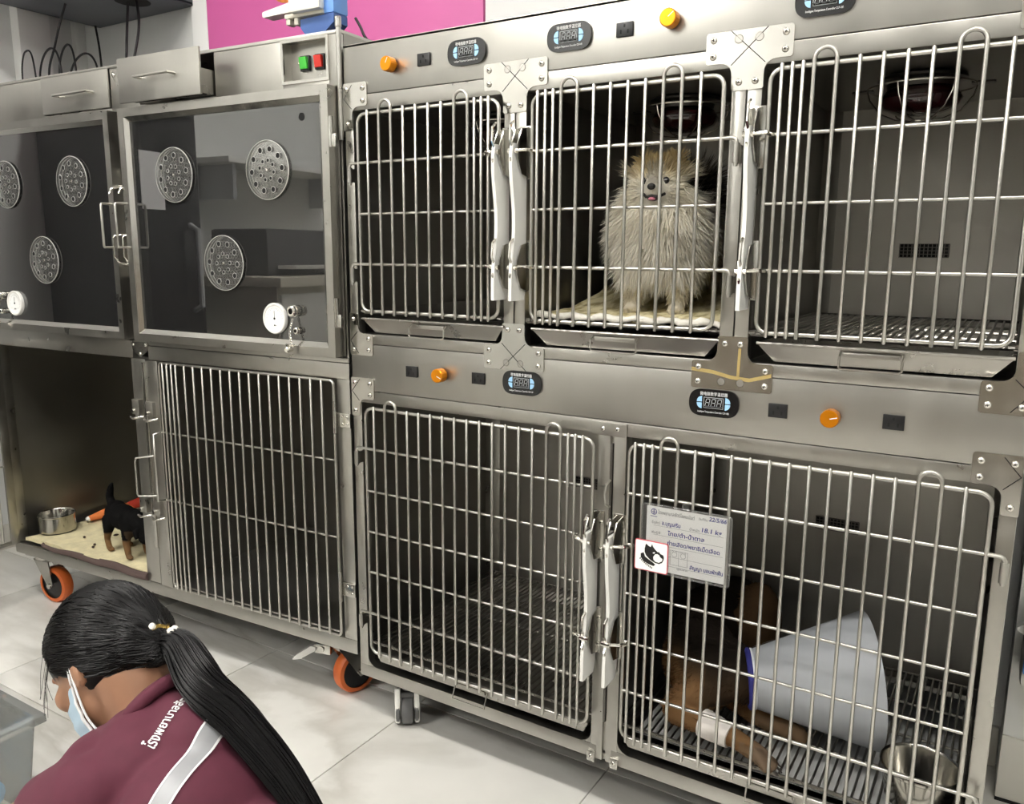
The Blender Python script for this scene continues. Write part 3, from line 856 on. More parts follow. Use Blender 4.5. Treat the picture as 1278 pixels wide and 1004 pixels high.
# ---------------------------------------------------------------- vents and heat lamps
def wall_vent(bank, x, z):
    y = RD-.008
    f = part('wall_vent', MB().box(x-.045, x+.045, y-.004, y, z-.0135, z+.0135, .001), 'dark_void', bank)
    g = MB()
    for k in range(13): g.box(x-.044+k*.0073-.0006, x-.044+k*.0073+.0008, y-.0058, y-.0045, z-.013, z+.013)
    for k in range(5): g.box(x-.045, x+.045, y-.0058, y-.0045, z-.0132+k*.0066-.0006, z-.0132+k*.0066+.0006)
    part('vent_mesh', g, 'dark_steel', f)
wall_vent(BANK, 1.034, 1.084); wall_vent(BANK, .914, .492); wall_vent(BANK, .315, .492); wall_vent(BANK, .62+.0, 1.084); wall_vent(BANK, .20, 1.084)
def heat_lamp(bank, x, y):
    z = 1.362; k = 1.2
    b = part('heat_lamp', MB().lathe([(.052*k, z), (.056*k, z-.004), (.056*k, z-.008), (.045*k, z-.012), (.043*k, z-.020)], 28, (x, y, 0)), 'lamp_shell', bank, 50, label='dark infrared heat lamp')
    part('bulb', MB().lathe([(.030*k, z-.012), (.046*k, z-.024), (.052*k, z-.037), (.046*k, z-.050), (.026*k, z-.060), (.0001, z-.063)], 28, (x, y, 0)), 'lamp_red', b, 70)
    g = MB().torus((x, y, z-.018), .068*k, .0016, 32, 6, 'z').torus((x, y, z-.070), .012, .0014, 16, 6, 'z')
    for j in range(6):
        a = j*pi/3+.2
        g.tube([(x+rr*cos(a), y+rr*sin(a), z-h) for rr, h in ((.068*k, .018), (.064*k, .034), (.050*k, .056), (.030*k, .067), (.012, .070))], .0013, 6)
    part('guard', g, 'chrome', b, 60)
    for s in (-1, 1):
        part('ear', MB().prism(rpoly([(x+s*.072, y-.014), (x+s*.106, y-.008), (x+s*.106, y+.008), (x+s*.072, y+.014)], .006), z-.019, z-.016, 'xy'), 'lamp_shell', b)
for x in (.235, .634, 1.036): heat_lamp(BANK, x, .245)

# ---------------------------------------------------------------- castors of the bank
def twin_castor(bank, x, y):
    X_, Y_ = x, y; x = y = 0
    c = part('castor', MB().box(x-.022, x+.022, y-.022, y+.022, .098, .118, .003).lathe([(.012, .06), (.012, .1)], 12, (x, y, 0)).box(x-.020, x+.020, y-.018, y+.02, .070, .085, .006), 'grey_rubber', bank, 40, loc=(X_, Y_, 0), rot=(0, 0, .66))
    for s in (-1, 1):
        part('cover', MB().box(x+s*.022-.0065, x+s*.022+.0065, y-.026, y+.028, .012, .100, .006), 'white_plastic', c)
        w_ = MB().lathe([(.030, -.005), (.034, -.003), (.034, .003), (.030, .005)], 24, (x+s*.0215, y+.004, .034), 'x')
        part('wheel', w_, 'grey_rubber', c, 50)
    part('wheel', MB().lathe([(.034, -.013), (.037, -.010), (.037, .010), (.034, .013)], 28, (x, y+.003, .037), 'x'), 'grey_rubber', c, 50)
for x, y in ((.095, .05), (RW-.095, .05), (.095, RD-.06), (RW-.095, RD-.06)): twin_castor(BANK, x, y)

# ================================================================== GREY CAGE UNIT WITH CLEAR DOORS (left unit)
def mitred(mb, x0, x1, z0, z1, w_, y0, y1):
    q = [(x0,z0),(x1,z0),(x1,z1),(x0,z1)]; i = [(x0+w_,z0+w_),(x1-w_,z0+w_),(x1-w_,z1-w_),(x0+w_,z1-w_)]
    for k in range(4):
        mb.prism([q[k], q[(k+1) % 4], i[(k+1) % 4], i[k]], y0, y1)
    return mb
UNIT = thing('oxygen_cage_unit', 'steel pet cage unit with clear upper doors and drawers, on orange castors', 'cage unit', (-.008, 0, 0), .05238)
def build_unit_body():
    t = UNIT; LX = -1.333; D = .55
    R = lambda n, m, mt='frame_steel', **k: part(n, m, mt, t, **k)
    R('side_panel', MB().box(LX, LX+.006, .012, D, .162, 1.51), 'inner_steel')
    R('side_panel', MB().box(-.006, 0, .012, D, .162, 1.51), 'inner_steel')
    R('back_panel', MB().box(LX, 0, D-.006, D, .162, 1.51), 'inner_steel')
    R('roof', MB().box(LX, 0, 0, D, 1.508, 1.5155, .0015), 'frame_steel')
    R('upper_ceiling', MB().box(LX+.006, -.006, .012, D-.006, 1.402, 1.408), 'inner_steel')
    R('upper_floor', MB().box(LX+.006, -.006, .012, D-.006, .838, .844), 'inner_steel')
    R('lower_ceiling', MB().box(LX+.006, -.006, .012, D-.006, .800, .806), 'inner_steel')
    R('lower_floor', MB().box(LX+.006, -.006, .004, D-.006, .188, .196), 'inner_steel')
    R('divider', MB().box(-.690, -.650, .012, D-.006, .196, .800), 'inner_steel')
    R('divider', MB().box(-.690, -.650, .012, D-.006, .844, 1.402), 'inner_steel')
    b = .002
    # head with drawers and the switch niche
    R('head_panel', MB().box(LX, -.990, 0, .012, 1.408, 1.5075, b), 'fascia')
    R('head_panel', MB().box(-.720, -.6165, 0, .012, 1.408, 1.5075, b), 'fascia')
    R('head_panel', MB().box(-.360, -.158, 0, .012, 1.408, 1.5075, b), 'fascia')
    R('head_panel', MB().box(-.030, 0, 0, .012, 1.408, 1.5075, b), 'fascia')
    R('head_strip', MB().box(-.990, -.720, .0, .012, 1.408, 1.4165, .001), 'fascia')
    R('head_strip', MB().box(-.6165, -.360, .0, .012, 1.408, 1.4165, .001), 'fascia')
    R('head_strip', MB().box(-.158, -.030, .0, .012, 1.408, 1.4215, .001), 'fascia')
    R('drawer_well', MB().box(-.62, -.355, .016, .40, 1.409, 1.412).box(-.62, -.617, .016, .4, 1.41, 1.508).box(-.358, -.355, .016, .4, 1.41, 1.508), 'dark_steel')
    n = R('switch_niche', mitred(MB(), -.158, -.029, 1.4205, 1.5085, .006, -.003, .002), 'plate_steel')
    nb = MB().box(-.156, -.031, .026, .028, 1.422, 1.507)
    nb.box(-.156, -.154, 0, .026, 1.422, 1.507).box(-.033, -.031, 0, .026, 1.422, 1.507).box(-.156, -.031, 0, .026, 1.505, 1.507).box(-.156, -.031, 0, .026, 1.422, 1.424)
    part('niche_back', nb, 'frame_steel', n)
    for x, mt in ((-.1135, 'green_switch'), (-.073, 'red_switch')):
        s = part('switch_frame', MB().box(x-.0125, x+.0125, .020, .026, 1.449, 1.480, .001), 'black_plastic', n)
        part('rocker', MB().prism([(.016, 1.453), (.0125, 1.476), (.022, 1.476), (.022, 1.453)], x-.0095, x+.0095, 'yz'), mt, s)
    screws(n, [(-.135, 1.466)], .026, .5)
    # drawers
    d = R('drawer', MB().box(-.988, -.722, -.006, .0, 1.418, 1.507, .0015), 'fascia')
    part('handle', MB().tube([(-.914, -.006, 1.458), (-.914, -.024, 1.458), (-.780, -.024, 1.458), (-.780, -.006, 1.458)], .003, 8), 'rod', d, 50)
    part('drawer_box', MB().box(-.975, -.735, .016, .36, 1.420, 1.424).box(-.975, -.972, .016, .36, 1.424, 1.49).box(-.738, -.735, .016, .36, 1.424, 1.49), 'tray_steel', d)
    yo = -.052
    d = R('drawer', MB().box(-.613, -.342, yo-.006, yo, 1.410, 1.508, .0015), 'fascia')
    part('handle', MB().tube([(-.532, yo-.006, 1.459), (-.532, yo-.026, 1.459), (-.420, yo-.026, 1.459), (-.420, yo-.006, 1.459)], .003, 8), 'rod', d, 50)
    part('drawer_box', MB().box(-.600, -.364, yo, .30, 1.4175, 1.421).box(-.600, -.597, yo, .30, 1.421, 1.470).box(-.367, -.364, yo, .30, 1.421, 1.470), 'tray_steel', d)
    g = MB()
    for k in range(34): g.box(-.598+k*.007, -.594+k*.007, yo+.004, yo+.03, 1.4160, 1.4174)
    part('slide_teeth', g, 'dark_void', d)
    R('corner_tab', MB().prism(rpoly([(-.712, 1.500), (-.685, 1.503), (-.685, 1.468), (-.694, 1.466)], .004), -.002, 0), 'plate_steel')
    screws(UNIT, [(-.703, 1.491)], -.002)
    # frame
    R('middle_rail', MB().box(LX, -.711, -.001, .03, .803, .8485, b)); R('middle_rail', MB().box(-.708, 0, -.001, .03, .8385, .8485, b))
    R('middle_rail', MB().box(-.652, -.0, -.001, .03, .802, .8375, b))
    R('bottom_rail', MB().box(LX, 0, -.001, .035, .162, .1955, b))
    R('post', MB().box(-.036, 0, -.0005, .03, .1956, .802, b))
    R('post', MB().box(-.722, -.668, -.0005, .03, .1956, .802, b))
    R('post', MB().box(LX, LX+.018, -.0005, .03, .1956, .803, b))
    R('post', MB().box(-.006, 0, -.0005, .03, .849, 1.4075, .001)); R('post', MB().box(LX, LX+.008, -.0005, .03, .849, 1.4075, .001))
    R('post', MB().box(-.690, -.658, .004, .03, .849, 1.4075, .001), 'dark_steel')
    p = R('corner_plate', MB().prism(rpoly([(-.712, .846), (-.646, .846), (-.650, .826), (-.678, .806), (-.706, .824)], .008), -.004, -.001), 'plate_steel')
    screws(p, [(-.703, .839), (-.656, .839), (-.678, .816)], -.004, .8)
    # round pole socket at the right corner
    R('pole_socket', MB().lathe([(.0055, 1.30), (.0055, 1.517), (.0068, 1.518), (.0068, 1.536), (.005, 1.538)], 14, (.0005, -.004, 0)), 'frame_steel')
build_unit_body()

# ---------------------------------------------------------------- clear doors
def vent_disc(door, x, z, rot):
    y = -.0265
    d = part('vent_disc', MB().lathe([(.0615, y), (.062, y-.001), (.062, y-.003), (.0615, y-.004)], 40, (x, 0, z), 'y'), 'disc_clear', door, 50)
    rm = MB().torus((x, y-.003, z), .0615, .0010, 40, 5)
    part('rim', rm, 'disc_clear_rim', d, 60)
    hr = MB(); hd = MB()
    for n, R, r, ph in ((10, .044, .0062, rot), (8, .0205, .0042, rot*.5+.2)):
        for k in range(n):
            a = ph+2*pi*k/n; cx, cz = x+R*cos(a), z+R*sin(a)
            hr.torus((cx, y-.0042, cz), r, .0006, 12, 4); hd.lathe([(r*.9, y-.0046), (r*.9, y-.0042)], 12, (cx, 0, cz), 'y')
    part('hole_ring', hr, 'disc_clear_rim', d, 60); part('hole_dark', hd, 'dark_void', d)
    part('centre_screw', MB().lathe([(.004, y-.004), (.0035, y-.006), (.0001, y-.0065)], 10, (x, 0, z), 'y'), 'chrome', d, 60)
mat('disc_clear_rim', 'c4c4c0', .2)
def gauge(door, x, z):
    g = part('thermo_hygrometer', MB().lathe([(.0335, -.0246), (.0345, -.031), (.0325, -.034), (.0290, -.0335), (.0285, -.031)], 36, (x, 0, z), 'y'), 'white_plastic', door, 50, label='white round dial gauge')
    part('dial', MB().lathe([(.0288, -.0313), (.0288, -.0311)], 36, (x, 0, z), 'y'), 'paper', g)
    m = MB()
    for k in range(25):
        a = radians(-40+k*260/24); r0 = .021 if k % 3 else .019
        p0 = Vector((cos(a), sin(a))); n = Vector((-p0.y, p0.x))*.00035
        q = [p0*r0+n, p0*.0245+n, p0*.0245-n, p0*r0-n]
        m.add([(x+v.x, -.0317, z+v.y) for v in q], [(0,1,2,3)])
    for k in range(9):
        a = radians(200+k*140/8); p0 = Vector((cos(a), sin(a))); n = Vector((-p0.y, p0.x))*.0003
        q = [p0*.010+n, p0*.013+n, p0*.013-n, p0*.010-n]
        m.add([(x+v.x, -.0317, z-.009+v.y*.8) for v in q], [(0,1,2,3)])
    part('scale_marks', m, 'ink_grey', g)
    nd = MB().box(x-.0005, x+.0005, -.0322, -.0319, z-.003, z+.017).lathe([(.0026, -.0325), (.0026, -.0317)], 10, (x, 0, z), 'y').lathe([(.0018, -.0325), (.0018, -.0317)], 10, (x, 0, z-.015), 'y')
    nd.box(x-.0004, x+.006, -.0322, -.0319, z-.0155, z-.0147)
    part('needle', nd, 'ink_black', g)
def port(door, x, z, s=1.0, name='cable_gland'):
    y = -.0245
    pr = [(.0105, 0), (.0105, -.003), (.0125, -.0035), (.0125, -.010), (.0100, -.0105), (.0100, -.013), (.0118, -.0135), (.0118, -.019), (.0095, -.021), (.0065, -.021), (.0062, -.012), (.0001, -.012)]
    p = part(name, MB().lathe([(r*s, y+h*s) for r, h in pr], 16, (x, 0, z), 'y', cap=False), 'chrome', door, 30)
    part('bore', MB().lathe([(.0064*s, y-.0135*s), (.0064*s, y-.0130*s)], 14, (x, 0, z), 'y'), 'dark_void', p)
def clear_door(x0, x1, hinge, discs, gx, px, rot0):
    z0, z1 = .854, 1.4045
    m = mitred(MB(), x0, x1, z0, z1, .019, -.036, -.003)
    f = part('clear_door', m, 'frame_steel', UNIT, 30)
    m2 = MB()
    q = [(x0+.019,z0+.019),(x1-.019,z0+.019),(x1-.019,z1-.019),(x0+.019,z1-.019)]; i = [(x0+.030,z0+.030),(x1-.030,z0+.030),(x1-.030,z1-.030),(x0+.030,z1-.030)]
    for k in range(4):
        a, b2, c, d = q[k], q[(k+1) % 4], i[(k+1) % 4], i[k]
        m2.add([(a[0],-.0345,a[1]),(b2[0],-.0345,b2[1]),(c[0],-.0275,c[1]),(d[0],-.0275,d[1]),(a[0],-.006,a[1]),(b2[0],-.006,b2[1]),(c[0],-.006,c[1]),(d[0],-.006,d[1])],
               [(0,1,2,3),(4,7,6,5),(2,6,7,3),(0,4,5,1)])
    part('bead', m2, 'plate_steel', f, 30)
    part('pane', MB().box(x0+.026, x1-.026, -.0245, -.0195, z0+.026, z1-.026), 'acrylic', f)
    for k, (dx, dz) in enumerate(discs): vent_disc(f, dx, dz, rot0+k*.5)
    gauge(f, gx, .929)
    s = 1 if px > gx else -1
    port(f, px, .948, 1.0, 'oxygen_port'); port(f, px+.004*s, .905, .62, 'spray_port')
    # little chain and stopper
    ch = MB()
    pts = catmull([(px-.006, -.034, .930), (px-.007, -.042, .905), (px-.004, -.044, .885), (px, -.044, .872)], 6)
    for k, p in enumerate(pts):
        ch.torus(p, .0026, .0007, 8, 4, 'y' if k % 2 else 'x')
    c = part('chain', ch, 'chrome', f, 60)
    part('stopper', MB().lathe([(.0055, -.046), (.0065, -.052), (.0065, -.062), (.0045, -.064), (.0001, -.064)], 12, (px, 0, .866), 'y').box(px-.012, px+.012, -.052, -.048, .872, .878, .0015), 'chrome', c, 40)
    part('dot_hole', MB().lathe([(.008, -.0252), (.008, -.0247)], 14, (x1-.080 if hinge > 0 else x0+.080, 0, 1.349), 'y'), 'dark_void', f)
    hx = x1 if hinge > 0 else x0
    for z in (1.313, .949):
        h = part('hinge', MB().lathe([(.0055, z-.030), (.0055, z+.030)], 12, (hx+hinge*.004, -.033, 0)), 'plate_steel', f, 40)
        part('hinge_leaf', MB().box(hx+hinge*.004, hx+hinge*.018, -.036, -.0305, z-.030, z-.004, .001), 'plate_steel', h)
    # wire handle
    ex = x0+.012 if hinge > 0 else x1-.012
    part('handle', MB().tube([(ex, -.036, 1.186), (ex-.004*hinge, -.064, 1.186), (ex-.004*hinge, -.066, 1.182), (ex-.004*hinge, -.066, 1.086), (ex-.004*hinge, -.064, 1.082), (ex, -.036, 1.082)], .0030, 8), 'rod', f, 60)
    return f
clear_door(-.654, -.006, 1, [(-.479, 1.247), (-.185, 1.246), (-.332, 1.048)], -.181, -.120, .2)
clear_door(-1.325, -.691, -1, [(-1.145, 1.247), (-.859, 1.246), (-1.005, 1.048)], -1.155, -1.215, .5)
def centre_latch():
    l = part('door_latch', MB().box(-.688, -.662, -.010, .004, 1.236, 1.272, .0015).box(-.684, -.664, -.006, .004, 1.015, 1.236, .001).box(-.690, -.658, -.010, .004, 1.010, 1.034, .0015), 'plate_steel', UNIT)
    part('pivot', MB().lathe([(.006, -.690), (.006, -.660)], 10, (0, -.018, 1.228), 'x').lathe([(.006, -.690), (.006, -.660)], 10, (0, -.018, 1.040), 'x'), 'chrome', l, 50)
    for x in (-.692, -.656):
        part('hook', MB().tube([(x+.006, -.018, 1.228), (x, -.040, 1.222), (x-.003, -.044, 1.21)], .003, 6), 'chrome', l, 60)
        part('hook', MB().tube([(x+.012, -.014, 1.115), (x-.002, -.040, 1.110), (x-.004, -.042, 1.105), (x-.004, -.042, 1.06), (x, -.034, 1.045), (x+.008, -.018, 1.040)], .0022, 6), 'chrome', l, 60)
    screws(l, [(-.683, 1.020), (-.666, 1.020)], -.010, .6)
centre_latch()

# ---------------------------------------------------------------- barred lower doors of the unit
def lower_latch(parent, x, z):
    b = part('latch', MB().box(x-.013, x+.013, -.016, -.0005, z-.004, z+.036, .002), 'frame_steel', parent)
    part('bolt', MB().tube([(x-.012, -.022, z-.010), (x+.004, -.026, z-.012), (x+.020, -.022, z-.008), (x+.030, -.014, z-.006)], .0032, 8).lathe([(.005, -.022), (.005, -.004)], 10, (x-.006, 0, z+.006), 'y'), 'chrome', b, 60)
def lower_right_door():
    y = -.010
    d = part('cage_door', MB().tube(rounded_loop(-.602, -.038, .2045, .7985, .010, y), .0034, 8, closed=True), 'rod', UNIT, 60)
    for x in (-.583, -.567, -.551, -.535): inst('bar', bar_mesh(.594), d, (x, y-.006, .2045))
    for i in range(15): inst('bar', bar_mesh(.594), d, (-.504+i*.0312, y-.006, .2045))
    for z in (.6205, .4415): part('cross_bar', MB().rod((-.615, y, z), (-.036, y, z), .0028), 'rod', d, 60)
    part('lower_double_bar', MB().rod((-.602, y, .214), (-.038, y, .214), .0026), 'rod', d, 60)
    st = part('door_stile', MB().box(-.660, -.616, -.006, .012, .1965, .8005, .002), 'frame_steel', d)
    part('pull', MB().tube([(-.612, y, .6205), (-.612, -.034, .618), (-.612, -.034, .444), (-.612, y, .4415)], .0028, 6), 'rod', d, 60)
    part('grip', MB().tube([(-.650, -.006, .552), (-.686, -.034, .548), (-.688, -.036, .540), (-.688, -.036, .452), (-.686, -.034, .446), (-.652, -.006, .444)], .0028, 8), 'rod', d, 60)
    part('stile_hinge', MB().box(-.672, -.660, -.010, .0, .30, .795, .001), 'plate_steel', d)
    lower_latch(d, -.645, .660); lower_latch(d, -.645, .398)
    for z in (.712, .319):
        h = part('hinge', MB().box(-.037, .002, -.006, -.0008, z-.016, z+.016, .001).lathe([(.0045, z-.030), (.0045, z+.042)], 10, (-.037, -.010, 0)), 'plate_steel', d, 40)
        screws(h, [(-.018, z+.008), (-.006, z+.008), (-.018, z-.008), (-.006, z-.008)], -.006, .5)
lower_right_door()
lower_latch(UNIT, -.698, .662); lower_latch(UNIT, -.698, .398)
def open_door():
    # swung wide open, so it stands out towards the viewer from the left edge
    hx = -1.301
    d = part('open_cage_door', MB().box(hx-.004, hx+.004, -.030, -.006, .198, .802, .0015), 'frame_steel', UNIT, 35, label='barred door standing wide open')
    part('stile', MB().box(hx-.004, hx+.004, -.60, -.560, .198, .802, .0015), 'frame_steel', d)
    for k in range(16): inst('bar', bar_mesh(.594), d, (hx-.004, -.050-k*.032, .2045))
    for z in (.2045, .7985): part('cross_bar', MB().rod((hx, -.575, z), (hx, -.04, z), .0034), 'rod', d, 60)
    for z in (.6205, .4415): part('cross_bar', MB().rod((hx, -.585, z), (hx, -.006, z), .0028), 'rod', d, 60)
    part('bottom_strip', MB().box(hx-.003, hx+.003, -.56, -.030, .198, .210, .001), 'frame_steel', d)
open_door()

# ---------------------------------------------------------------- castors of the unit
def castor(x, y, yaw, pedal):
    c = part('castor', MB().box(-.042, .042, -.042, .042, .152, .162, .002).lathe([(.030, .136), (.034, .140), (.034, .152)], 20), 'plate_steel', UNIT, 40, loc=(x, y, 0), rot=(0, 0, yaw))
    fk = MB()
    for s in (-1, 1):
        fk.prism([(-.030, .138), (.032, .138), (.044, .062), (.034, .048), (.022, .055)], s*.024-.002, s*.024+.002)
    fk.box(-.030, .032, -.026, .026, .132, .140, .002)
    part('fork', fk, 'plate_steel', c, 35)
    part('tyre', MB().lathe([(.043, -.017), (.053, -.016), (.056, -.010), (.0565, 0), (.056, .010), (.053, .016), (.043, .017)], 36, (.030, 0, .0570), 'y', cap=False), 'orange_tyre', c, 50)
    part('hub', MB().lathe([(.044, -.013), (.044, .013)], 32, (.030, 0, .0570), 'y'), 'black_plastic', c, 40)
    part('axle', MB().lathe([(.008, -.030), (.008, .030)], 10, (.030, 0, .0570), 'y'), 'chrome', c, 40)
    if pedal:
        part('brake_arm', MB().box(-.070, -.020, -.012, .012, .112, .124, .004).lathe([(.012, -.022), (.012, .022)], 12, (-.034, 0, .112), 'y'), 'plate_steel', c, 40)
        part('brake_pedal', MB().prism(rpoly([(-.135, .088), (-.130, .098), (-.085, .124), (-.066, .120), (-.070, .112), (-.100, .100)], .003), -.019, .019), 'pedal', c, 35)
castor(-1.268, .055, .10, False)
castor(-.102, .070, 1.27, False)
castor(-1.235, .46, .5, False); castor(-.10, .46, 1.0, False)
def front_pedal():
    p = part('brake_pedal', MB().prism(rpoly([(-.088, .066), (-.072, .082), (-.030, .112), (-.014, .110), (-.020, .100), (-.060, .074)], .004), -.017, .017), 'pedal', UNIT, 35, loc=(-.150, .056, .012), rot=(0, 0, .2))
    part('pedal_hinge', MB().box(-.022, .022, -.014, .014, .094, .120, .004).lathe([(.008, -.018), (.008, .018)], 10, (-.002, 0, .108), 'y'), 'plate_steel', p, 40)
front_pedal()

# ================================================================== INFUSION PUMP on the unit's roof
def build_pump():
    t = thing('infusion_pump', 'blue and white infusion pump on top of the grey cage unit', 'pump', (-.008, 0, 0), .05238)
    part('body', MB().box(-.110, -.056, .050, .098, 1.566, 1.76, .006), 'pump_blue', t)
    part('base', MB().prism([(-.150, 1.562), (-.058, 1.566), (-.058, 1.548), (-.085, 1.530), (-.105, 1.5165), (-.125, 1.5165), (-.150, 1.545)], .052, .096), 'pump_dark', t)
    part('front_case', MB().box(-.165, -.078, .030, .050, 1.572, 1.76, .008), 'pump_white', t)
    part('side_tray', MB().prism(rpoly([(-.252, 1.577), (-.253, 1.588), (-.160, 1.600), (-.118, 1.590), (-.118, 1.580)], .003), .045, .075), 'pump_white', t)
    part('clamp', MB().box(-.190, -.082, .045, .070, 1.566, 1.576, .004).box(-.188, -.176, .048, .068, 1.554, 1.570, .003).box(-.165, -.153, .048, .068, 1.552, 1.570, .003), 'offwhite_plastic', t)
    o = part('net_bag', MB().ell((-.195, .060, 1.632), (.040, .014, .028), 14, 10), 'mesh_orange', None, 60, rot=(0, 0, .05238), loc=(-.008, 0, 0))
    tag(o, 'orange patterned pouch on the pump tray', 'pouch')
build_pump()

# ================================================================== RECORD CARD on the lower right door
def build_card():
    t = thing('record_card', 'white handwritten record card in a clear sleeve on a cage door', 'card', (0, 0, 0))
    y = -.0325
    part('sleeve', MB().prism(rrect(.690, .8480, .5325, .6555, .007), y-.0012, y-.0004), 'sleeve', t)
    part('sleeve_back', MB().prism(rrect(.690, .8480, .5325, .6555, .007), y+.0012, y+.0016), 'sleeve', t)
    e = MB().tube([(x, y, z) for x, z in rrect(.691, .847, .5335, .6545, .007)], .0011, 6, closed=True)
    part('sleeve_edge', e, 'sleeve', t, 60)
    p = part('paper', MB().box(.699, .8385, y+.0003, y+.0009, .5375, .6510), 'paper', t)
    yy = y+.0001
    rul = MB()
    for z in (.6175, .6010, .5835, .566, .549): rul.box(.712, .834, yy-.0001, yy, z, z+.00035)
    rul.box(.744, .775, yy-.0001, yy, .553, .5534).box(.744, .775, yy-.0001, yy, .5785, .5789).box(.744, .7444, yy-.0001, yy, .553, .579).box(.7745, .775, yy-.0001, yy, .553, .579).box(.759, .7594, yy-.0001, yy, .553, .579)
    part('ruled_lines', rul, 'ink_grey', p)
    def wr(s, x0, x1, z, size, mt, bold=0.0, name='handwriting', shear=0.0):
        m = text_mb(s, size, bold=bold, maxw=x1-x0, shear=shear)
        part(name, on_front(m, (x0+x1)/2, z, yy-.0002), mt, p)
    wr('โรงพยาบาลสัตว์โชคอนันต์', .7195, .784, .6415, .0085, 'ink_grey', name='printed_text')
    wr('วันที่รับ', .791, .806, .6425, .0055, 'ink_grey', name='printed_text')
    wr('22/5/66', .808, .8378, .6450, .0100, 'ink_blue', .0002, shear=.2)
    wr('ชื่อสัตว์', .709, .724, .6225, .0062, 'ink_grey', name='printed_text')
    wr('อ.บุญเสริม', .727, .760, .6235, .0095, 'ink_blue', .0002)
    wr('น้ำหนัก', .776, .793, .6215, .0062, 'ink_grey', name='printed_text')
    wr('18.1 kg', .797, .831, .6240, .0105, 'ink_blue', .0002, shear=.1)
    wr('พันธุ์/สี', .709, .725, .6050, .0062, 'ink_grey', name='printed_text')
    wr('ไทย/ดำ-น้ำตาล', .738, .802, .6070, .0098, 'ink_blue', .0002)
    wr('ถ่ายเลือด/พยาธิเม็ดเลือด', .738, .829, .5900, .0098, 'ink_blue', .0002)
    wr('สัญญา นอนพักฟื้น', .779, .836, .5545, .0092, 'ink_blue', .0002)
    wr('ผู้รับฝาก', .757, .776, .5475, .0045, 'ink_grey', name='printed_text')
    lg = MB().torus((.712, yy-.0002, .6415), .0048, .0006, 20, 4)
    lg.box(.7113, .7125, yy-.0003, yy, .6375, .6450).box(.7085, .7155, yy-.0003, yy, .6405, .6413).box(.706, .718, yy-.0003, yy, .6330, .6338)
    part('printed_emblem', lg, 'ink_blue', p)
    sk = MB()
    for cx, cz in ((.7515, .572), (.767, .572)):
        sk.torus((cx, yy-.0001, cz), .0045, .00025, 16, 4); sk.torus((cx-.003, yy-.0001, cz+.005), .0015, .0002, 10, 4); sk.torus((cx+.003, yy-.0001, cz+.005), .0015, .0002, 10, 4)
    part('faint_drawing', sk, 'ink_grey', p)
    part('clip', MB().box(.762, .774, y-.004, y+.004, .6535, .662, .0015).tube([(.768, y, .662), (.768, y+.003, .668), (.768, y+.008, .664)], .0012, 6), 'sleeve', t)
    s = part('dog_sticker', MB().prism(rrect(.6808, .7412, .5340, .5890, .004), y-.0032, y-.0014), 'sticker_red', t, label='white square sticker with a black dog head')
    part('sticker_face', MB().prism(rrect(.6822, .7398, .5354, .5876, .003), y-.0036, y-.0032), 'paper', s)
    ys = y-.0037
    k = .0536/1.0
    def poly(pts, mt, dy=0.0):
        part('dog_print', MB().prism([(a, b) for a, b in pts], ys-.0003+dy, ys+.0001+dy), mt, s)
    def SP(pts): return [(.681+(u-105)/310*.0595, .589-(v-410-(u-105)*.13)/292*.055) for u, v in pts]
    poly(SP([(210,455),(237,477),(258,487),(266,458),(286,486),(312,506),(338,532),(350,546),(378,558),(384,582),(380,605),(368,630),(340,643),(300,634),(265,614),(238,592),(214,566),(200,535),(200,500)]), 'ink_black')
    poly(SP([(300,552),(322,548),(345,562),(358,582),(372,592),(366,615),(338,630),(306,622),(288,604),(284,578)]), 'paper', -.0004)
    poly(SP([(344,548),(378,558),(382,582),(362,584),(346,568)]), 'ink_black', -.0008)
    poly(SP([(276,540),(292,530),(302,538),(290,546)]), 'paper', -.0004)
    poly(SP([(272,470),(284,480),(318,506),(334,528),(324,528),(300,506)]), 'paper', -.0004)
    poly(SP([(163,552),(190,540),(205,580),(240,606),(285,634),(305,652),(290,666),(240,650),(195,625),(165,590)]), 'ink_black')
    # small worn lettering under the collar, too blurred to read: a row of short strokes
    lt = MB()
    for i in range(9):
        u = 158+i*14; v = 592+i*10.5+6*sin(i/8*pi)
        q = SP([(u, v), (u+8, v+5), (u+3, v+17), (u-5, v+12)])
        lt.prism(q, ys-.0003, ys+.0001)
    part('collar_lettering', lt, 'ink_black', s)
build_card()

# ================================================================== BOWLS, BEDDING, TOY
def bowl(name, label, loc, r, h, taper=.9, rotz=0):
    t = thing(name, label, 'bowl', loc, rotz)
    p = [(.0001, .003), (r*taper*.92, .003), (r*taper, .008), (r*.98, h-.003), (r, h), (r*1.03, h+.001), (r*1.05, h-.002), (r*1.03, h-.005), (r*1.0, h-.006), (r*taper+.003, .004), (r*taper*.95, 0), (.0001, 0)]
    part('body', MB().lathe(p, 40, cap=False), 'chrome_bowl', t, 45)
    part('base_ring', MB().torus((0, 0, .003), r*taper*.97, .003, 32, 6, 'z'), 'black_plastic', t, 60)
mat('chrome_bowl', 'aaa7a0', .16, 1, rnoise=.05, nscale=8)
bowl('pet_bowl', 'steel bowl in the barred cage beside the coned dog', (1.146, .052, .209), .057, .064, .80)
cu, su = cos(.05238), sin(.05238)
def LU(s, d, z): return (-.008+s*cu-d*su, s*su+d*cu, z)
bowl('pet_bowl', 'steel bowl on the cream blanket of the open cage', LU(-1.258, .090, .2165), .052, .056, .96)

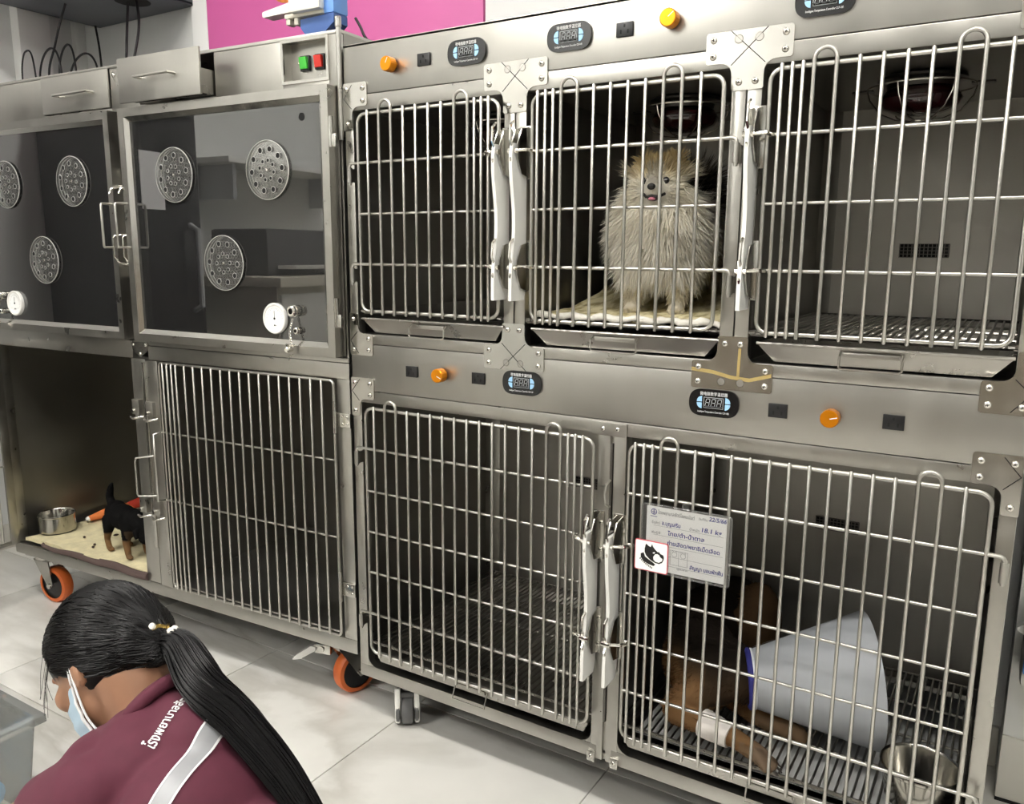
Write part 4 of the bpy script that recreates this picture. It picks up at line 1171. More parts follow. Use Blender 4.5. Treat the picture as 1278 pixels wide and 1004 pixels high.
def soft_sheet(nx, ny, fn, thick):
    m = MB(); vs = []; top = []
    for j in range(ny+1):
        for i in range(nx+1):
            top.append(fn(i/nx, j/ny))
    vs = top+[(x, y, z-thick) for x, y, z in top]; n = len(top); fs = []
    W_ = nx+1
    for j in range(ny):
        for i in range(nx):
            a = j*W_+i; fs.append((a, a+1, a+1+W_, a+W_)); fs.append((n+a, n+a+W_, n+a+1+W_, n+a+1))
    for i in range(nx):
        fs.append((i, n+i, n+i+1, i+1)); a = ny*W_+i; fs.append((a, a+1, n+a+1, n+a))
    for j in range(ny):
        a = j*W_; fs.append((a, a+W_, n+a+W_, n+a)); a = j*W_+nx; fs.append((a, n+a, n+a+W_, a+W_))
    return m.add(vs, fs)
def wob(x, y, s=1.0): return sin(x*41*s+1.3)*cos(y*37*s+.4)*.5+sin(x*83*s-y*61*s)*.3+sin(y*110*s+x*20)*.2
def build_bedding():
    t = thing('blanket', 'cream fleece blanket with dark brown edge in the open cage', 'blanket', (-.008, 0, 0), .05238)
    part('cloth', soft_sheet(60, 50, lambda u, v: (-1.285+u*.557+.012*sin(v*5)*(1-u), .004+v*.46+.006*sin(u*9), .2145+.0022*wob(u*.6, v*.5)+.004*max(0, v-.7)), .010), 'blanket', t, 80)
    e = []
    for i in range(41):
        u = i/40; x = -1.265+u*.545
        e.append((x, -.001+.004*sin(u*13)+(.012 if u < .12 else 0), .2050+.0035*sin(u*17+1)+.003*u))
    part('edge_binding', MB().tube(e, .008, 10, radii=[.004+.007*min(1, (i/40)*1.6) for i in range(41)]), 'binding', t, 70)
    t = thing('bed_mat', 'cream quilted mat with white fleece rim under the fluffy white dog', 'mat', (0, 0, 0))
    def f(u, v):
        x = .447+u*.352; y = .014+v*.47
        up = .070*max(0, min(1, (v-.22)/.6))**1.4
        return (x, y, .9665+.0018*wob(u*.5, v*.6, 1.3)+up*(.75+.25*sin(u*4+.5)))
    part('cloth', soft_sheet(56, 56, f, .009), 'blanket_quilt', t, 80)
    e = [(.447+.352*i/40, .012+.003*sin(i*1.7), .9625+.0022*sin(i*.9)+.001*sin(i*2.3)) for i in range(41)]
    part('fleece_rim', MB().tube(e, .0075, 10, radii=[.0062+.0018*sin(i*1.1)*sin(i*.37) for i in range(41)]), 'blanket_fleece', t, 70)
def quilt():
    m = mat('blanket_quilt', 'd6c99c', .95, bump=.4, bscale=90)
    nt = m.node_tree; N = nt.nodes; Lk = nt.links; b = N['Principled BSDF']
    tc = N.new('ShaderNodeTexCoord'); nz = N.new('ShaderNodeTexNoise'); nz.inputs['Scale'].default_value = 26; nz.inputs['Detail'].default_value = 3
    mp = N.new('ShaderNodeMapping'); mp.inputs['Scale'].default_value = (2.2, .7, 1); mp.inputs['Rotation'].default_value = (0, 0, .5)
    Lk.new(tc.outputs['Object'], mp.inputs[0]); Lk.new(mp.outputs[0], nz.inputs[0])
    cr = N.new('ShaderNodeValToRGB'); e = cr.color_ramp.elements
    e[0].position = .38; e[0].color = (*lin('a99a6c'), 1); e[1].position = .55; e[1].color = (*lin('ded3aa'), 1)
    Lk.new(nz.outputs['Fac'], cr.inputs[0]); Lk.new(cr.outputs[0], b.inputs['Base Color'])
quilt()
build_bedding()
def build_toy():
    t = thing('plush_toy', 'orange and red plush toy lying behind the small black dog', 'toy', LU(-1.222, .262, .2175), 1.36)
    m = MB(); capsule(m, [(-.075, 0, .012), (-.03, .0, .018), (.02, .008, .020), (.055, .010, .018)], [.009, .015, .018, .015])
    part('body', m, 'toy_orange', t, 70)
    part('tip', MB().ell((-.082, 0, .011), (.009, .008, .008)), 'paper', t, 70)
    m = MB(); capsule(m, [(.055, .010, .024), (.085, .004, .030), (.115, .0, .026)], [.014, .017, .011])
    part('tail', m, 'toy_red', t, 70)
build_toy()
KIB = mesh_of('kibble', MB().ell((0, 0, .003), (.0045, .004, .0035), 8, 6), 'kibble', 60)
KW = ['closest to the steel bowl', 'longer than the others', 'farther of the middle pair', 'nearer of the middle pair', 'farthest back beside the black dog', 'just behind the pair of pellets']
for k, (s, d) in enumerate(((-1.12, .085), (-1.055, .145), (-1.035, .060), (-1.02, .045), (-1.00, .190), (-1.10, .16))):
    o = link('kibble', KIB); o.location = LU(s, d, .217); o.rotation_euler = (0, 0, k*1.1); o.scale = (1.8 if k == 1 else 1, 1, 1)
    tag(o, 'dark brown kibble pellet on the blanket, '+KW[k], 'kibble', 'kibble scattered on the blanket')

# ================================================================== ANIMALS
import numpy as np
def soft_fur():
    m = MATS['fur']; N = m.node_tree.nodes; Lk = m.node_tree.links; b = N['Principled BSDF']
    at = [n for n in N if n.type == 'ATTRIBUTE'][0]; out = [n for n in N if n.type == 'OUTPUT_MATERIAL'][0]
    tl = N.new('ShaderNodeBsdfTranslucent'); Lk.new(at.outputs['Color'], tl.inputs[0])
    mx = N.new('ShaderNodeMixShader'); mx.inputs[0].default_value = .5
    Lk.new(b.outputs[0], mx.inputs[1]); Lk.new(tl.outputs[0], mx.inputs[2]); Lk.new(mx.outputs[0], out.inputs[0])
soft_fur()
def set_col(o, fn):
    me = o.data
    a = me.color_attributes.new('Col', 'FLOAT_COLOR', 'POINT')
    buf = np.empty((len(me.vertices), 4), np.float32)
    for i, v in enumerate(me.vertices):
        buf[i, :3] = lin(fn(v.co)); buf[i, 3] = 1
    a.data.foreach_set('color', buf.ravel())
def hexc(h): return tuple(int(h[i:i+2], 16)/255 for i in (0, 2, 4))
def mixc(a, b, t): t = max(0, min(1, t)); return tuple(x*(1-t)+y*t for x, y in zip(a, b))
def fur(name, parent, surf, n, length, direct, colour, width=.0011, seed=1, segs=3):
    """strands grown from a skin: ribbons with taper, droop and a colour of their own"""
    rng = np.random.default_rng(seed); me = surf.data
    me.calc_loop_triangles(); tri = np.array([t.vertices[:] for t in me.loop_triangles])
    co = np.array([v.co[:] for v in me.vertices]); no = np.array([v.normal[:] for v in me.vertices])
    a, b, c = co[tri[:, 0]], co[tri[:, 1]], co[tri[:, 2]]
    ar = np.linalg.norm(np.cross(b-a, c-a), axis=1); idx = rng.choice(len(tri), n, p=ar/ar.sum())
    u = rng.random(n); v = rng.random(n); s = u+v > 1; u[s] = 1-u[s]; v[s] = 1-v[s]; wv = 1-u-v
    P = a[idx]*u[:, None]+b[idx]*v[:, None]+c[idx]*wv[:, None]
    Nn = no[tri[idx, 0]]*u[:, None]+no[tri[idx, 1]]*v[:, None]+no[tri[idx, 2]]*wv[:, None]
    verts = []; faces = []; cols = []
    for i in range(n):
        p = Vector(P[i]); nn = Vector(Nn[i]).normalized()
        L = length(p)*(.75+.5*rng.random())
        if L < .0015: continue
        d = (direct(p, nn)+Vector(rng.normal(0, .17, 3))).normalized()
        side = d.cross(Vector(rng.normal(0, 1, 3))).normalized()*width*(.7+.6*rng.random())
        col = lin(colour(p, rng.random())); o = len(verts); q = p-nn*.001
        for k in range(segs):
            t = k/segs
            w_ = side*(1-t*.55)
            verts += [q-w_, q+w_]; cols += [col, col]
            d = (d+Vector((0, 0, -.10))*(t+.3)).normalized(); q = q+d*L/segs
        verts.append(q); cols.append(col)
        for k in range(segs-1): faces.append((o+2*k, o+2*k+1, o+2*k+3, o+2*k+2))
        faces.append((o+2*segs-2, o+2*segs-1, o+2*segs))
    me2 = bpy.data.meshes.new(name); me2.from_pydata([v[:] for v in verts], [], faces)
    at = me2.color_attributes.new('Col', 'FLOAT_COLOR', 'POINT')
    at.data.foreach_set('color', np.array([(*c_, 1) for c_ in cols], np.float32).ravel())
    me2.materials.append(MATS['fur'])
    for p in me2.polygons: p.use_smooth = True
    o = link(name, me2, parent); o['kind'] = 'stuff'
    return o

def build_pomeranian():
    m = MB()
    m.ell((0, .115, .145), (.068, .115, .066), 20, 14)          # trunk
    m.ell((0, .010, .150), (.076, .066, .085), 20, 14)          # chest
    m.ell((0, .00, .180), (.070, .056, .062), 20, 14)
    m.ell((0, -.012, .232), (.047, .046, .043), 20, 14)         # skull
    m.ell((-.022, -.040, .217), (.019, .018, .016), 14, 10); m.ell((.022, -.040, .217), (.019, .018, .016), 14, 10)   # cheeks
    m.ell((0, -.058, .218), (.0135, .020, .0115), 14, 10)       # muzzle
    m.ell((0, -.052, .2065), (.011, .016, .006), 14, 8)         # lower jaw
    for s in (-1, 1):
        capsule(m, [(s*.036, -.004, .12), (s*.040, -.012, .06), (s*.041, -.014, .022)], [.026, .018, .014])
        m.ell((s*.041, -.026, .011), (.0155, .022, .011), 14, 8)
        capsule(m, [(s*.048, .175, .11), (s*.058, .20, .062), (s*.055, .185, .022)], [.036, .021, .014])
        m.ell((s*.055, .168, .011), (.0155, .024, .011), 14, 8)
        m.ell((s*.030, -.008, .272), (.012, .008, .015), 12, 8)
    capsule(m, [(0, .21, .175), (.02, .215, .215), (.035, .18, .245)], [.018, .018, .014])
    b = blob('pomeranian', m, 'fur', None, .0045, 5, .5)
    cream, tan, grey, white, dark = hexc('f3eee0'), hexc('e3cf9f'), hexc('b5afa1'), hexc('fbf8f1'), hexc('4c463e')
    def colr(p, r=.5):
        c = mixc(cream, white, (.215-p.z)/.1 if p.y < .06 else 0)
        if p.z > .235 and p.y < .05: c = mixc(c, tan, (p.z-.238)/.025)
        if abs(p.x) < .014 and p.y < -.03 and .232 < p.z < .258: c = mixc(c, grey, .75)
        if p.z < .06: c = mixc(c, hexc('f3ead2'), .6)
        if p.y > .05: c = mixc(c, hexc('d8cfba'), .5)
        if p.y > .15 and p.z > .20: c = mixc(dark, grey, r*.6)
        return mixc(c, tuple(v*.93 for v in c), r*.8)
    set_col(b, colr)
    def leng(p):
        if p.z < .025: return .006
        if p.z < .075: return .014 if p.y < .06 else .020
        if p.y < -.030 and .19 < p.z < .252: 
            d = (p-Vector((0, -.055, .218))).length
            return .0015 if d < .020 else min(.020, .0025+(d-.020)*.55)
        if p.z > .25 and p.y < .05: return .019
        if p.z > .19 and p.y < .05: return .040
        if p.y > .15 and p.z > .19: return .058
        return .046
    def dirf(p, n):
        if p.y < -.03 and p.z > .19:
            return (n*.55+(p-Vector((0, -.06, .218))).normalized()*.9)
        if p.z > .24 and p.y < .05: return n*1.0+Vector((0, .25, .3))
        if p.z < .09: return n*.5+Vector((0, -.1, -.9))
        if p.y > .15 and p.z > .19: return n*1.0+Vector((.25, -.1, .3))
        return n*.62+Vector((0, -.05, -.62))
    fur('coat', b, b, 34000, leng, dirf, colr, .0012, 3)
    for s in (-1, 1):
        e = part('eye', MB().ell((s*.0195, -.0515, .2375), (.0052, .0042, .0048), 14, 10), 'eye', b, 80)
        part('eyelid', MB().torus((s*.0195, -.0530, .2375), .0052, .0012, 14, 5), 'nose', b, 80)
    part('nose', MB().ell((0, -.0790, .2255), (.0075, .0055, .0058), 14, 10), 'nose', b, 80)
    part('mouth', MB().tube([(-.019, -.056, .2145), (-.011, -.068, .2085), (0, -.073, .2100), (.011, -.068, .2085), (.019, -.056, .2145)], .0026, 6), 'nose', b, 80)
    part('open_mouth', MB().ell((0, -.064, .2065), (.0105, .009, .0052), 12, 8), 'nose', b, 80)
    part('tongue', MB().ell((0, -.0725, .2050), (.0065, .006, .0028), 12, 8), 'tongue', b, 80)
    b.location = (.630, .150, .9645); b.rotation_euler = (0, 0, .16); b.scale = (1.0, 1.0, 1.0)
    tag(b, 'fluffy cream white dog standing on a mat in the upper middle cage', 'dog')
build_pomeranian()

def build_black_dog():
    # local: nose towards -y, feet at z = 0
    m = MB()
    m.ell((0, .055, .105), (.036, .060, .038), 18, 12); m.ell((0, .0, .100), (.037, .045, .042), 18, 12)
    m.ell((0, .095, .112), (.033, .034, .036), 16, 10)
    capsule(m, [(0, -.025, .112), (.004, -.062, .090)], [.030, .026])           # neck reaching down
    m.ell((.006, -.080, .078), (.031, .032, .029), 18, 12)                       # skull
    capsule(m, [(.007, -.098, .066), (.008, -.122, .048)], [.017, .011])        # muzzle to the ground
    for s in (-1, 1):
        capsule(m, [(s*.024, -.012, .085), (s*.027, -.006, .048), (s*.027, -.014, .012)], [.017, .0105, .0085])
        m.ell((s*.027, -.021, .0065), (.0095, .014, .0065), 12, 8)
        capsule(m, [(s*.024, .090, .095), (s*.028, .100, .055), (s*.028, .108, .034), (s*.028, .098, .010)], [.022, .012, .0085, .0085])
        m.ell((s*.028, .089, .0065), (.0095, .014, .0065), 12, 8)
        capsule(m, [(.006+s*.024, -.070, .098), (.006+s*.036, -.072, .094), (.006+s*.040, -.082, .080)], [.009, .008, .005])   # folded ears
    capsule(m, [(0, .118, .125), (0, .132, .152), (0, .122, .180), (0, .112, .196)], [.013, .011, .009, .005])
    b = blob('black_and_tan_dog', m, 'fur', None, .0032, 4, .5)
    blk, tan = hexc('131212'), hexc('a07a52')
    def colr(p, r=.5):
        c = blk
        if p.z < .058: c = mixc(blk, tan, (.066-p.z)/.014)
        if p.y < -.108: c = mixc(tan, blk, .45 if p.z < .055 else .85)
        if p.y < -.09 and abs(abs(p.x-.006)-.011) < .0035 and .086 < p.z < .095: c = tan
        if p.y < -.02 and p.y > -.06 and p.z < .085: c = mixc(c, hexc('8d7355'), .6)
        return mixc(c, tuple(v*.8+.015 for v in c), r)
    set_col(b, colr)
    fur('coat', b, b, 9000, lambda p: .004 if p.z > .05 else .0022, lambda p, n: n*.45+Vector((0, .8, -.35)), colr, .0006, 5, 2)
    for s in (-1, 1): part('eye', MB().ell((.006+s*.0145, -.106, .080), (.0042, .0035, .004), 12, 8), 'eye', b, 80)
    part('nose', MB().ell((.008, -.1315, .047), (.006, .0045, .0045), 12, 8), 'nose', b, 80)
    b.location = LU(-.862, .068, .2165); b.rotation_euler = (0, 0, .05238+1.40); b.scale = (.98, .98, .98)
    tag(b, 'small black and tan dog sniffing the blanket in the open cage', 'dog')
build_black_dog()

def build_brown_dog():
    m = MB()
    Z = .2090
    m.ell((.745, .165, Z+.085), (.070, .085, .080), 20, 14); m.ell((.715, .290, Z+.090), (.070, .120, .085), 20, 14)
    m.ell((.740, .400, Z+.085), (.075, .085, .080), 20, 14)
    m.ell((.800, .355, Z+.095), (.050, .070, .088), 18, 12)                              # near haunch
    capsule(m, [(.815, .335, Z+.05), (.880, .300, Z+.025), (.905, .255, Z+.018)], [.040, .024, .018])
    capsule(m, [(.775, .130, Z+.105), (.835, .105, Z+.105), (.880, .120, Z+.108)], [.062, .052, .046])   # neck
    m.ell((.935, .140, Z+.110), (.056, .050, .048), 18, 12)                              # head inside the cone
    capsule(m, [(.965, .150, Z+.100), (1.015, .175, Z+.088)], [.032, .022])
    m.ell((.785, .085, Z+.095), (.055, .045, .062), 16, 12)                              # near shoulder
    capsule(m, [(.780, .075, Z+.075), (.745, .040, Z+.038)], [.040, .028])               # upper arm
    capsule(m, [(.745, .040, Z+.036), (.800, .028, Z+.034), (.852, .018, Z+.030)], [.027, .0215, .0170])  # forearm
    capsule(m, [(.852, .020, Z+.031), (.886, .012, Z+.024), (.906, .007, Z+.019)], [.0170, .0165, .0170])
    for k, (dx, dy) in enumerate(((.014, -.020), (.020, -.013), (.023, -.004), (.020, .006))):
        capsule(m, [(.902+dx*.4, .009+dy*.4, Z+.017), (.908+dx, .007+dy, Z+.011)], [.0100, .0085], 10)
    capsule(m, [(.800, .150, Z+.05), (.865, .130, Z+.026), (.915, .118, Z+.018), (.945, .116, Z+.015)], [.034, .024, .019, .016])  # far foreleg
    for k, dy in enumerate((-.010, -.003, .005, .012)):
        capsule(m, [(.940, .116+dy, Z+.012), (.960-abs(k-1.5)*.003, .116+dy*1.2, Z+.008)], [.008, .0065], 10)
    for s in (0, 1): m.ell((.925, .115+s*.055, Z+.155), (.016, .008, .024), 12, 8)
    b = blob('coned_dog', m, 'fur', None, .0050, 5, .5)
    tan, dark, pale = hexc('b0865a'), hexc('2e261f'), hexc('b79b7c')
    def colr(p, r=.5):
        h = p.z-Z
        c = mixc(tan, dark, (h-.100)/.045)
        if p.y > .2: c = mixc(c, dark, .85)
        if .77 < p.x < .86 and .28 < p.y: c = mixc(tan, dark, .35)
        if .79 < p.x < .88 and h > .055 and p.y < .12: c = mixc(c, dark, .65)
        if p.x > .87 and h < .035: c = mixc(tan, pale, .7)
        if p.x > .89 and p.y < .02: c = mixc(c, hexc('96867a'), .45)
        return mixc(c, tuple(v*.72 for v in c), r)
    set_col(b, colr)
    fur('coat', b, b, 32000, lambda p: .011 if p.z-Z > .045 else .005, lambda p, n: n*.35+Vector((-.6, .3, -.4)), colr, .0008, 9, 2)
    part('bandage', MB().tube([(.797, .0285, Z+.034), (.815, .025, Z+.033), (.835, .0215, Z+.031), (.850, .0185, Z+.030)], .022, 18, radii=[.0255, .0248, .0225, .0212]), 'bandage', b, 60, label='white bandage wrapped round the foreleg')
    for k, (dx, dy) in enumerate(((.014, -.020), (.020, -.013), (.023, -.004), (.020, .006))):
        part('claw', MB().tube([(.909+dx*1.15, .007+dy*1.15, Z+.011), (.911+dx*1.5, .007+dy*1.5, Z+.004)], .002, 6, radii=[.0024, .0010]), 'claw', b, 60)
    for s in (-1, 1): part('eye', MB().ell((.972, .152+s*.026, Z+.122), (.007, .006, .007), 12, 8), 'eye', b, 80)
    part('nose', MB().ell((1.036, .184, Z+.090), (.010, .009, .008), 12, 8), 'nose', b, 80)
    tag(b, 'brown dog with bandaged foreleg lying behind bars, wearing a cone', 'dog')
    # protective cone
    c0, c1 = Vector((.862, .100, .3150)), Vector((1.046, .176, .3330)); ax = (c1-c0).normalized()
    q = Vector((0, 0, 1)); side = ax.cross(q).normalized(); up = side.cross(ax)
    t = thing('protective_cone', 'translucent pale grey plastic cone round the brown dog\'s neck', 'cone', (.86, .1, .209))
    t_inv = Vector((.86, .1, .209))
    n = 48; vs = []; fs = []; rows = 8
    for th in (0, .0016):
        for j in range(rows+1):
            k = j/rows; r = .050+(.118-.050)*k+th
            for i in range(n):
                a = 2*pi*i/n
                vs.append(c0.lerp(c1, k)+(side*cos(a)+up*sin(a))*r-t_inv)
    o2 = (rows+1)*n
    for j in range(rows):
        for i in range(n):
            a, b2 = j*n+i, j*n+(i+1) % n
            fs.append((a, b2, b2+n, a+n)); fs.append((o2+a, o2+a+n, o2+b2+n, o2+b2))
    for i in range(n):
        fs.append((i, o2+i, o2+(i+1) % n, (i+1) % n)); a = rows*n
        fs.append((a+i, a+(i+1) % n, o2+a+(i+1) % n, o2+a+i))
    part('shell', MB().add(vs, fs), 'cone_sheet', t, 60)
    def onc(k, a, off=.003): return c0.lerp(c1, k)+(side*cos(a)+up*sin(a))*(.050+.068*k+off)-t_inv
    def strip(name, path, w_, mt):
        m = MB(); vs = []
        for k, a in path:
            for dk in (-w_, w_):
                vs.append(onc(k+dk, a, .0035)); 
        fs = [(2*i, 2*i+1, 2*i+3, 2*i+2) for i in range(len(path)-1)]
        vs2 = [v+Vector((0, 0, 0)) for v in vs]
        part(name, m.add(vs, fs), mt, t, 60)
    strip('overlap_tab', [(.10+.25*i/10, 3.6+1.15*i/10) for i in range(11)], .06, 'cone_tab')
    strip('overlap_tab', [(.02+.16*i/8, 2.2-.25*i/8) for i in range(9)], .035, 'cone_tab')
    part('rim', MB().tube([onc(0, 2*pi*i/40, .001) for i in range(40)], .0032, 6, closed=True), 'cone_tab', t, 70)
    part('neck_strap', MB().tube([c0+ax*-.006+(side*cos(2*pi*i/40)+up*sin(2*pi*i/40))*.0490-t_inv for i in range(40)], .006, 8, closed=True), 'navy', t, 70)
def cone_mat():
    m = mat('cone_sheet', 'd6d9dd', .35)
    N = m.node_tree.nodes; Lk = m.node_tree.links; b = N['Principled BSDF']
    tl = N.new('ShaderNodeBsdfTranslucent'); tl.inputs[0].default_value = (*lin('ced1d5'), 1)
    tp = N.new('ShaderNodeBsdfTransparent'); tp.inputs[0].default_value = (.88, .89, .91, 1)
    m1 = N.new('ShaderNodeMixShader'); m1.inputs[0].default_value = .45
    m2 = N.new('ShaderNodeMixShader'); m2.inputs[0].default_value = .10
    out = [n for n in N if n.type == 'OUTPUT_MATERIAL'][0]
    Lk.new(b.outputs[0], m1.inputs[1]); Lk.new(tl.outputs[0], m1.inputs[2]); Lk.new(m1.outputs[0], m2.inputs[1]); Lk.new(tp.outputs[0], m2.inputs[2]); Lk.new(m2.outputs[0], out.inputs[0])
cone_mat()
build_brown_dog()

# ================================================================== PERSON crouching in front of the grey unit
def build_person():
    H = Vector((.161, -.688, .517)); HK = .93
    yaw, pit, rol = 3.47, .68, .22      # looks down along the cages, head tilted a little
    fh = Vector((cos(yaw), sin(yaw), 0)); lh = Vector((-sin(yaw), cos(yaw), 0)); zz = Vector((0, 0, 1))
    nf = fh*cos(pit)-zz*sin(pit); n0 = fh*sin(pit)+zz*cos(pit)
    nl = lh*cos(rol)+n0*sin(rol); nu = n0*cos(rol)-lh*sin(rol)
    def hp(l, f, u): return H+(nl*l+nf*f+nu*u)*HK
    RH = Matrix((nl, nf, nu)).transposed()
    C7 = Vector((.262, -.680, .468))
    # torso frame: spine runs back along +x and down, the right shoulder dips
    lat = Vector((-.10, .90, -.42)).normalized()
    def rotm(ax_long, ax_lat):
        a = ax_long.normalized(); b = (ax_lat-a*ax_lat.dot(a)).normalized(); c = a.cross(b)
        return Matrix((a, b, c)).transposed()
    LS, RS = Vector((.287, -.797, .410)), Vector((.185, -.580, .330))
    LE, LWr = Vector((.100, -.858, .285)), Vector((-.070, -.850, .215))
    RE, RWr = Vector((.060, -.640, .175)), Vector((.010, -.770, .150))
    spine = [Vector((.285, -.680, .395)), Vector((.365, -.690, .360)), Vector((.450, -.695, .300)), Vector((.530, -.695, .215))]
    def torso(m, g):
        m.ell((LS+RS)/2+Vector((.01, 0, .012)), (.062+g, .140+g, .050+g), 22, 14, rotm(Vector((1, 0, -.35)), lat))
        for p, (a, b, c) in zip(spine, ((.085, .125, .072), (.095, .128, .080), (.095, .125, .085), (.095, .130, .095))):
            m.ell(p, (a+g, b+g, c+g), 22, 14, rotm(Vector((1, 0, -.6)), lat))
        capsule(m, [C7+Vector((.02, 0, -.035)), C7+Vector((.07, -.004, -.040))], [.052+g, .060+g])
        capsule(m, [LS.lerp(C7, .55)+Vector((.01, 0, -.038)), LS], [.045+g, .046+g]); capsule(m, [RS.lerp(C7, .55)+Vector((.01, 0, -.038)), RS], [.045+g, .044+g])
    # --- skin
    m = MB()
    m.ell(hp(0, 0, .005), (.063, .080, .072), 22, 16, RH)
    m.ell(hp(0, .030, -.052), (.050, .055, .052), 20, 14, RH)
    m.ell(hp(0, .060, -.085), (.026, .024, .020), 14, 10, RH)                       # chin
    capsule(m, [hp(0, .084, -.005), hp(0, .098, -.036)], [.008, .012], 10)          # nose
    for s in (-1, 1):
        m.ell(hp(s*.030, .074, .004), (.014, .010, .008), 12, 8, RH)                # brow
        m.ell(hp(s*.040, .062, -.032), (.018, .020, .020), 12, 8, RH)               # cheek
        m.ell(hp(s*.070, -.004, -.020), (.006, .011, .023), 14, 10, RH)             # ear
        m.ell(hp(s*.074, -.012, -.015), (.005, .007, .019), 12, 8, RH)
    capsule(m, [hp(0, -.020, -.045), C7.lerp(H, .35)+Vector((0, 0, -.03)), C7+Vector((0, 0, -.045))], [.052, .049, .056])
    capsule(m, [hp(0, .015, -.07), C7+Vector((-.045, 0, -.075))], [.042, .046])
    torso(m, -.012)
    for S_, E_, W_ in ((LS, LE, LWr), (RS, RE, RWr)):
        capsule(m, [S_, S_.lerp(E_, .5), E_, E_.lerp(W_, .35), W_], [.040, .036, .030, .030, .021])
        d = (W_-E_).normalized(); sd = d.cross(Vector((0, 0, 1))).normalized(); dn = sd.cross(d).normalized()*-1
        palm = W_+d*.045
        m.ell(palm, (.044, .034, .014), 14, 10, rotm(d, sd))
        inner = 1 if S_ is LS else -1
        for k in range(4):
            o = (k-1.5)*.0165
            L = (.030, .034, .032, .025)[k]
            a = palm+d*.034+sd*o; b = a+d*L+dn*-.006-Vector((0, 0, .006)); c = b+d*L*.6-Vector((0, 0, .016)); e = c+d*L*.35-Vector((0, 0, .016))
            capsule(m, [a, b, c, e], [.0082, .0076, .0068, .0058], 10)
        a = palm-d*.015-sd*.028*inner; capsule(m, [a, a+d*.024-sd*.016*inner-Vector((0, 0, .006)), a+d*.046-sd*.018*inner-Vector((0, 0, .014))], [.0105, .0090, .0072], 10)
    hipL, hipR = Vector((.555, -.775, .17)), Vector((.545, -.610, .155))
    kL, kR = Vector((.235, -.835, .105)), Vector((.215, -.560, .080)); aL, aR = Vector((.565, -.795, .055)), Vector((.555, -.60, .052))
    for h_, k_, a_ in ((hipL, kL, aL), (hipR, kR, aR)):
        capsule(m, [h_, h_.lerp(k_, .5), k_], [.066, .060, .045]); capsule(m, [k_-Vector((0, 0, .03)), k_.lerp(a_, .4)-Vector((0, 0, .015)), a_], [.040, .042, .030])
        capsule(m, [a_, a_+Vector((.07, 0, -.02))], [.030, .028])
    b = blob('person', m, 'skin', None, .0052, 5, .5)
    tag(b, 'person in a maroon uniform and face mask crouching before the cages', 'person')
    # --- clothes
    m = MB(); torso(m, .004)
    hemL = LS.lerp(LE, .36); hemR = RS.lerp(RE, .55)
    for S_, Hm in ((LS, hemL), (RS, hemR)):
        d = (Hm-S_)
        m.tube([S_-d*.25, S_, S_+d*.5, Hm], .05, 20, radii=[.044, .052, .053, .051])
    sh = blob('uniform_shirt', m, 'maroon', b, .0052, 7, .55)
    cl = MB()
    ring = []
    cz = (hp(0, -.02, -.045)-C7).normalized()
    e1 = cz.orthogonal().normalized(); e2 = cz.cross(e1)
    c0 = C7+Vector((-.010, 0, -.022))
    for i in range(32):
        a = 2*pi*i/32; ring.append(c0+(e1*cos(a)+e2*sin(a))*.058)
    part('collar', cl.tube(ring, .010, 8, closed=True), 'maroon', b, 70)
    m = MB()
    for h_, k_, a_ in ((hipL, kL, aL), (hipR, kR, aR)):
        capsule(m, [h_, h_.lerp(k_, .5), k_], [.078, .072, .056]); capsule(m, [k_-Vector((0, 0, .03)), k_.lerp(a_, .4)-Vector((0, 0, .013)), a_-Vector((.02, 0, 0))], [.050, .050, .040])
    m.ell((.545, -.69, .18), (.09, .135, .085), 20, 14)
    blob('trousers', m, 'trousers', b, .007, 6, .5)
    for a_, nm in ((aL, 'shoe'), (aR, 'shoe')):
        mm = MB(); capsule(mm, [a_+Vector((-.01, 0, -.015)), a_+Vector((.06, 0, -.020)), a_+Vector((.12, 0, -.028))], [.036, .036, .026])
        part(nm, mm, 'black_plastic', b, 70)
    # --- print and reflective band on the back, laid on the shirt
    dg = bpy.context.evaluated_depsgraph_get()
    bv = BVHTree.FromPolygons([v.co[:] for v in sh.data.vertices], [p.vertices[:] for p in sh.data.polygons])
    Nn = Vector((.30, -.42, .86)).normalized()
    A = Vector((.334, -.744, .45)); B = Vector((.298, -.632, .45))
    dx = (B-A); dx = (dx-Nn*dx.dot(Nn)).normalized(); dy = Nn.cross(dx)
    def lay(mb, off):
        out = []; bad = set()
        for i, v in enumerate(mb.v):
            p = A+dx*v[0]+dy*v[1]+Nn*.3
            hit = bv.ray_cast(p, -Nn)
            if hit[0] is None or hit[1].dot(Nn) < .15: bad.add(i)
            out.append(tuple((hit[0]+Nn*off) if hit[0] is not None else p))
        mb.v = out; mb.f = [f for f in mb.f if not bad & set(f)]
        used = sorted({i for f in mb.f for i in f}); ix = {o: k for k, o in enumerate(used)}
        mb.v = [out[i] for i in used]; mb.f = [tuple(ix[i] for i in f) for f in mb.f]; return mb
    tx = text_mb('โรงพยาบาลสัตว์แ', .0195, bold=.0004, align='LEFT')
    xs = [v[0] for v in tx.v]; kk = .090/(max(xs)-min(xs)); tx.v = [((v[0]-min(xs))*kk, v[1]*1.0, 0) for v in tx.v]
    part('back_print', lay(tx, .0022), 'print_white', b)
    def strip(x0, x1, y0, y1, n=40, mrows=4):
        m = MB(); vs = [(x0+(x1-x0)*i/n, y0+(y1-y0)*j/mrows, 0) for j in range(mrows+1) for i in range(n+1)]
        return m.add(vs, [(j*(n+1)+i, j*(n+1)+i+1, (j+1)*(n+1)+i+1, (j+1)*(n+1)+i) for j in range(mrows) for i in range(n)])
    part('reflective_band', lay(strip(-.07, .20, -.068, -.047), .0020), 'reflective', b, 70)
